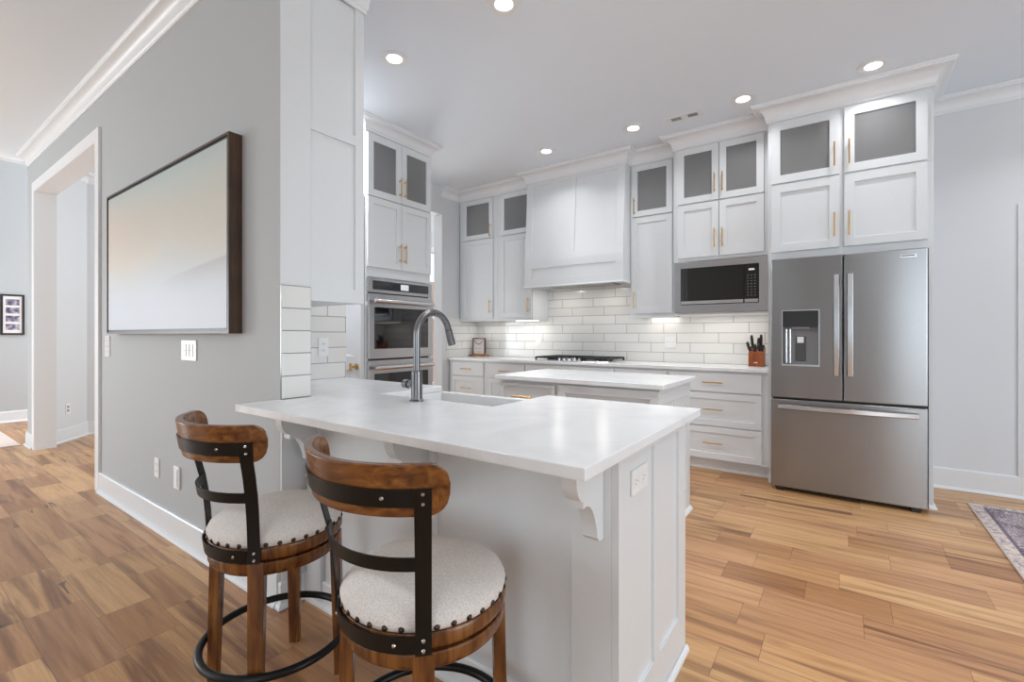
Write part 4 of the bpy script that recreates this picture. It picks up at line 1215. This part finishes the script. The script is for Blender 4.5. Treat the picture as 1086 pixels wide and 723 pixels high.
WT = S(1.09)
plate(WT, -3.00, 1.113, 0.20, 0.115, 'wide white switch plate on the grey wall under the large picture', 'switch')
t = plate(WT, -4.46, 1.155, 0.11, 0.075, 'upper of two small white plates on the grey wall left of the large picture', 'switch')
t = plate(WT, -4.46, 1.075, 0.11, 0.075, 'lower of two small white plates on the grey wall left of the large picture', 'switch')
plate(WT, -3.48, 0.375, 0.072, 0.118, 'low white outlet on the grey wall, farther left of the stool', 'outlet')
t = thing('cable_cover', 'low blank white plate on the grey wall, closer to the stool', 'wall plate', (-3.155, 1.09, 0.31))
m = MB(); m.tbox(WT, -3.195, -3.118, 0.0005, 0.012, 0.305, 0.435, 0.002); m.build('cover', M['plate'], t)
m = MB(); m.tbox(WT, -3.180, -3.133, 0.0122, 0.016, 0.320, 0.420, 0.002); m.build('insert', M['plate'], t)
plate(Ee(-2.75), 1.757, 1.12, 0.072, 0.118, 'white outlet on the tiles of the short side wall behind the bar top', 'outlet')
TS = S(YW - 0.010)
plate(TS, -3.10, 1.13, 0.075, 0.118, 'white outlet on the back tiles left of the cooktop', 'outlet')
plate(TS, -1.47, 1.125, 0.118, 0.118, 'white double outlet on the back tiles under the microwave', 'switch')
# outlet on the slanted hall wall
hv = Vector((-0.41 + 0.82, 0.375 - 0.75)).normalized()
t = thing('outlet_plate', 'white outlet low on the wall seen through the cased opening', 'outlet', (-7.215, 1.41, 0.36))
dx = Vector((0.41, -0.375, 0)).normalized(); nx = Vector((0.375, 0.41, 0)).normalized()
m = MB(); c = Vector((-7.20, 1.4005, 0.36))
vs = [c + dx * a + nx * b + Vector((0, 0, z)) for b in (-0.001, 0.006) for (a, z) in ((-0.036, -0.06), (0.036, -0.06), (0.036, 0.06), (-0.036, 0.06))]
m._faces(vs, [(0, 1, 2, 3), (4, 5, 6, 7), (0, 1, 5, 4), (1, 2, 6, 5), (2, 3, 7, 6), (3, 0, 4, 7)]); m.build('cover', M['plate'], t)
m = MB()
for z in (-0.021, 0.021):
    c2 = c + Vector((0, 0, z)); vs = [c2 + dx * a + nx * b + Vector((0, 0, zz)) for b in (0.0062, 0.008) for (a, zz) in ((-0.017, -0.014), (0.017, -0.014), (0.017, 0.014), (-0.017, 0.014))]
    m._faces(vs, [(0, 1, 2, 3), (4, 5, 6, 7), (0, 1, 5, 4), (1, 2, 6, 5), (2, 3, 7, 6), (3, 0, 4, 7)])
m.build('sockets', M['slotlight'], t)

# ================================================================== THINGS ON THE BACK WORKTOP
sg = thing('framed_sign', 'small wood framed sign with a bead garland on the back worktop', 'sign', (-3.98, 4.80, 0.9145))
SX0, SX1, SY = -4.045, -3.835, 4.80
m = MB(); m.box(SX0 - 0.03, SX1 + 0.03, SY - 0.045, SY + 0.045, 0.9146, 0.940, 0.002); m.build('base', M['signwood'], sg)
m = MB(); m.grid(S(SY + 0.012), SX0, SX1, 0.9403, 1.158, 0.024, [(SX0 + 0.012, SX1 - 0.012, 0.945, 1.146, 0.014)]); m.build('frame', M['signframe'], sg)
m = MB(); m.box(SX0 + 0.012, SX1 - 0.012, SY - 0.0035, SY - 0.0023, 0.945, 1.146); pp = m.build('card', M['paper'], sg)
m = MB()
for k in range(19):
    u = -1 + 2 * k / 18; c = ((SX0 + SX1) / 2 + u * 0.082, SY - 0.016, 1.077 + 0.062 * u * u)
    m.lathe([(0.0, -0.0048), (0.0034, -0.0034), (0.0048, 0), (0.0034, 0.0034), (0.0, 0.0048)], c, 8)
m.build('bead_garland', M['signframe'], sg, smooth=True)
# two lines of small lettering (strokes as in the photograph, not legible there)
m = MB()
random.seed(3)
for (z, words) in ((1.018, (3, 5)), (0.976, (4, 5))):
    x = SX0 + 0.045 if z > 1 else SX0 + 0.040
    for n_ in words:
        for k in range(n_):
            h = random.choice((0.010, 0.012, 0.016)); m.box(x, x + 0.0022, SY - 0.0043, SY - 0.0037, z - 0.006, z - 0.006 + h)
            m.box(x, x + 0.008, SY - 0.0043, SY - 0.0037, z - 0.006 + random.choice((0, 0.008)), z - 0.0042 + random.choice((0, 0.008))); x += 0.0115
        x += 0.012
m.build('lettering', M['slotlight'], pp)

kb = thing('knife_block', 'wooden knife block full of dark handled knives beside the refrigerator', 'knife block', (-0.635, 4.75, 0.9145))
m = MB(); m.prism([(4.70, 0.9146), (4.82, 0.9146), (4.85, 1.085), (4.78, 1.095), (4.716, 1.045)], lambda a, b, z: (b, a, z), -0.700, -0.578); m.build('block', M['blockwood'], kb, bevel=0.004)
m = MB(); m.box(-0.655, -0.623, 4.7025, 4.7038, 0.945, 0.953); m.build('label_plate', M['plate'], kb)
random.seed(5)
for (x, y, z, L, k) in ((-0.690, 4.735, 1.055, 0.075, -0.25), (-0.672, 4.770, 1.08, 0.105, -0.05), (-0.650, 4.730, 1.05, 0.060, 0.05), (-0.628, 4.775, 1.08, 0.085, 0.08), (-0.605, 4.780, 1.085, 0.105, 0.03), (-0.612, 4.735, 1.055, 0.060, -0.1), (-0.592, 4.735, 1.055, 0.055, 0.2)):
    p = Vector((x, y, z - 0.005)); d_ = Vector((k, -0.28, 1)).normalized()
    m = MB(); L *= 1.2; m.tube([p, p + d_ * L * 0.3, p + d_ * L * 0.75, p + d_ * L], [0.010, 0.012, 0.013, 0.010], 10); kn = m.build('knife', M['dark'], kb, smooth=True)
    m = MB(); m.cyl(p + d_ * (L + 0.0002), p + d_ * (L + 0.003), 0.008, seg=10); m.build('end_cap', M['chrome'], kn, smooth=True)

for (x, z) in ((-0.668, 1.075), (-0.642, 1.082)):
    m = MB(); m.tube([Vector((x + 0.013 * math.cos(a * PI / 8), 4.722 - 0.004, z + 0.018 * math.sin(a * PI / 8))) for a in range(16)], 0.004, 8, closed=True); m.build('scissor_handle', M['dark'], kb, smooth=True)

# white dish inside the far left glass cabinet
m = MB(); m.box(-3.76, -3.62, 4.70, 4.84, 2.4235, 2.52, 0.006)
tag(m.build('white_canister', M['fireclay']), 'white square canister inside the far left glass cabinet', 'canister')

# ================================================================== CEILING
def downlight(x, y, label, power=2.8):
    t = thing('recessed_light', label, 'ceiling light', (x, y, CEIL - 0.004), 'recessed ceiling lights')
    m = MB(); m.lathe([(0.066, -0.0005), (0.092, -0.0005), (0.092, -0.005), (0.085, -0.007), (0.066, -0.005), (0.058, -0.0025), (0.058, -0.0005), (0.066, -0.0005)], (x, y, CEIL - 0.001), 40); m.build('trim_ring', M['plate'], t, smooth=50)
    m = MB(); m.lathe([(0, -0.0012), (0.050, -0.0012), (0.050, -0.0035), (0, -0.0035)], (x, y, CEIL - 0.001), 32); m.build('lens', M['lamp'], t, smooth=50)
    m = MB(); m.lathe([(0.0505, -0.0012), (0.0575, -0.0012), (0.0575, -0.0045), (0.0505, -0.003), (0.0505, -0.0012)], (x, y, CEIL), 40); m.build('baffle', M['plate'], t, smooth=50)
    d = bpy.data.lights.new('downlight', 'AREA'); d.shape = 'DISK'; d.size = 0.085; d.energy = power; d.color = (0.975, 0.985, 1.0); d.spread = math.radians(125)
    lo = bpy.data.objects.new('downlight', d); sc.collection.objects.link(lo); lo.parent = t; lo.location = (0, 0, -0.008)
    return t


downlight(-2.449, 2.09, 'recessed ceiling light nearest the oven cabinet, in front of it')
downlight(-1.546, 2.10, 'recessed ceiling light at the top edge of the photo')
downlight(-2.434, 4.03, 'recessed ceiling light above the range hood, farthest left of the back row')
downlight(-1.527, 4.03, 'recessed ceiling light left of the ceiling air vent')
downlight(-0.637, 4.03, 'recessed ceiling light right of the ceiling air vent')
downlight(0.172, 4.05, 'recessed ceiling light above the refrigerator, farthest right')
vt = thing('ceiling_vent', 'rectangular white air vent in the ceiling between two recessed lights', 'air vent', (-1.09, 4.065, CEIL - 0.01))
m = MB(); m.grid(lambda a, b, z: (a, z, CEIL - 0.0005 - b), -1.235, -0.95, 4.01, 4.12, 0.006, [(-1.20, -1.12, 4.035, 4.095, 0.002), (-1.105, -1.08, 4.035, 4.095, 0.005), (-1.065, -0.985, 4.035, 4.095, 0.002)]); m.build('frame', M['plate'], vt)
m = MB()
for (x0, x1, mt_) in ((-1.20, -1.12, 0), (-1.065, -0.985, 1)):
    for k in range(8): 
        x = x0 + (x1 - x0) * (k + 0.5) / 8; m.box(x - 0.003, x + 0.003, 4.036, 4.094, CEIL - 0.0065, CEIL - 0.0026)
m.build('slats', M['slotlight'], vt)
m = MB(); m.box(-1.064, -0.986, 4.036, 4.094, CEIL - 0.0035, CEIL - 0.0027); m.build('dark_opening', M['slot'], vt)

# under cabinet lamps
for (x, y, sx_, pw) in ((-3.15, 4.76, 0.3, 1.0), (-3.78, 4.76, 0.3, 0.5), (-1.53, 4.78, 0.3, 0.8), (-0.90, 4.70, 0.62, 1.5)):
    area('under_cabinet_lamp', (x, y, 1.362 if x < -1.6 else 1.383), (0, 0, 0), sx_, 0.05 if x < -1.6 else 0.3, pw, (1, 0.95, 0.88))
for x in (-2.65, -2.1):
    area('hood_lamp', (x, 4.65, 1.742), (0, 0, 0), 0.08, 0.08, 1.0, (1, 0.96, 0.9))
area('pantry_fill', (-3.5, 2.0, CEIL - 0.01), (0, 0, 0), 0.11, 0.11, 35.0, (0.95, 0.98, 1.0))  # unseen fill lamp added to brighten the pantry door
# the rest of the front row of recessed lights, above the frame
for (x, y) in ((-0.64, 2.10), (0.27, 2.10), (1.3, 4.05), (1.3, 2.1)):
    area('downlight', (x, y, CEIL - 0.01), (0, 0, 0), 0.11, 0.11, 5.8, (0.96, 0.98, 1.0), math.radians(125))
for (x, y) in ((-5.6, -1.2), (-3.8, -1.6), (-2.0, -2.2), (0.2, -2.2), (-8.4, 0.2)):
    area('living_fill', (x, y, CEIL2 - 0.01), (0, 0, 0), 0.11, 0.11, 5.0, (0.96, 0.98, 1.0), math.radians(125))  # unseen fill lamps added to lighten the floor on the left
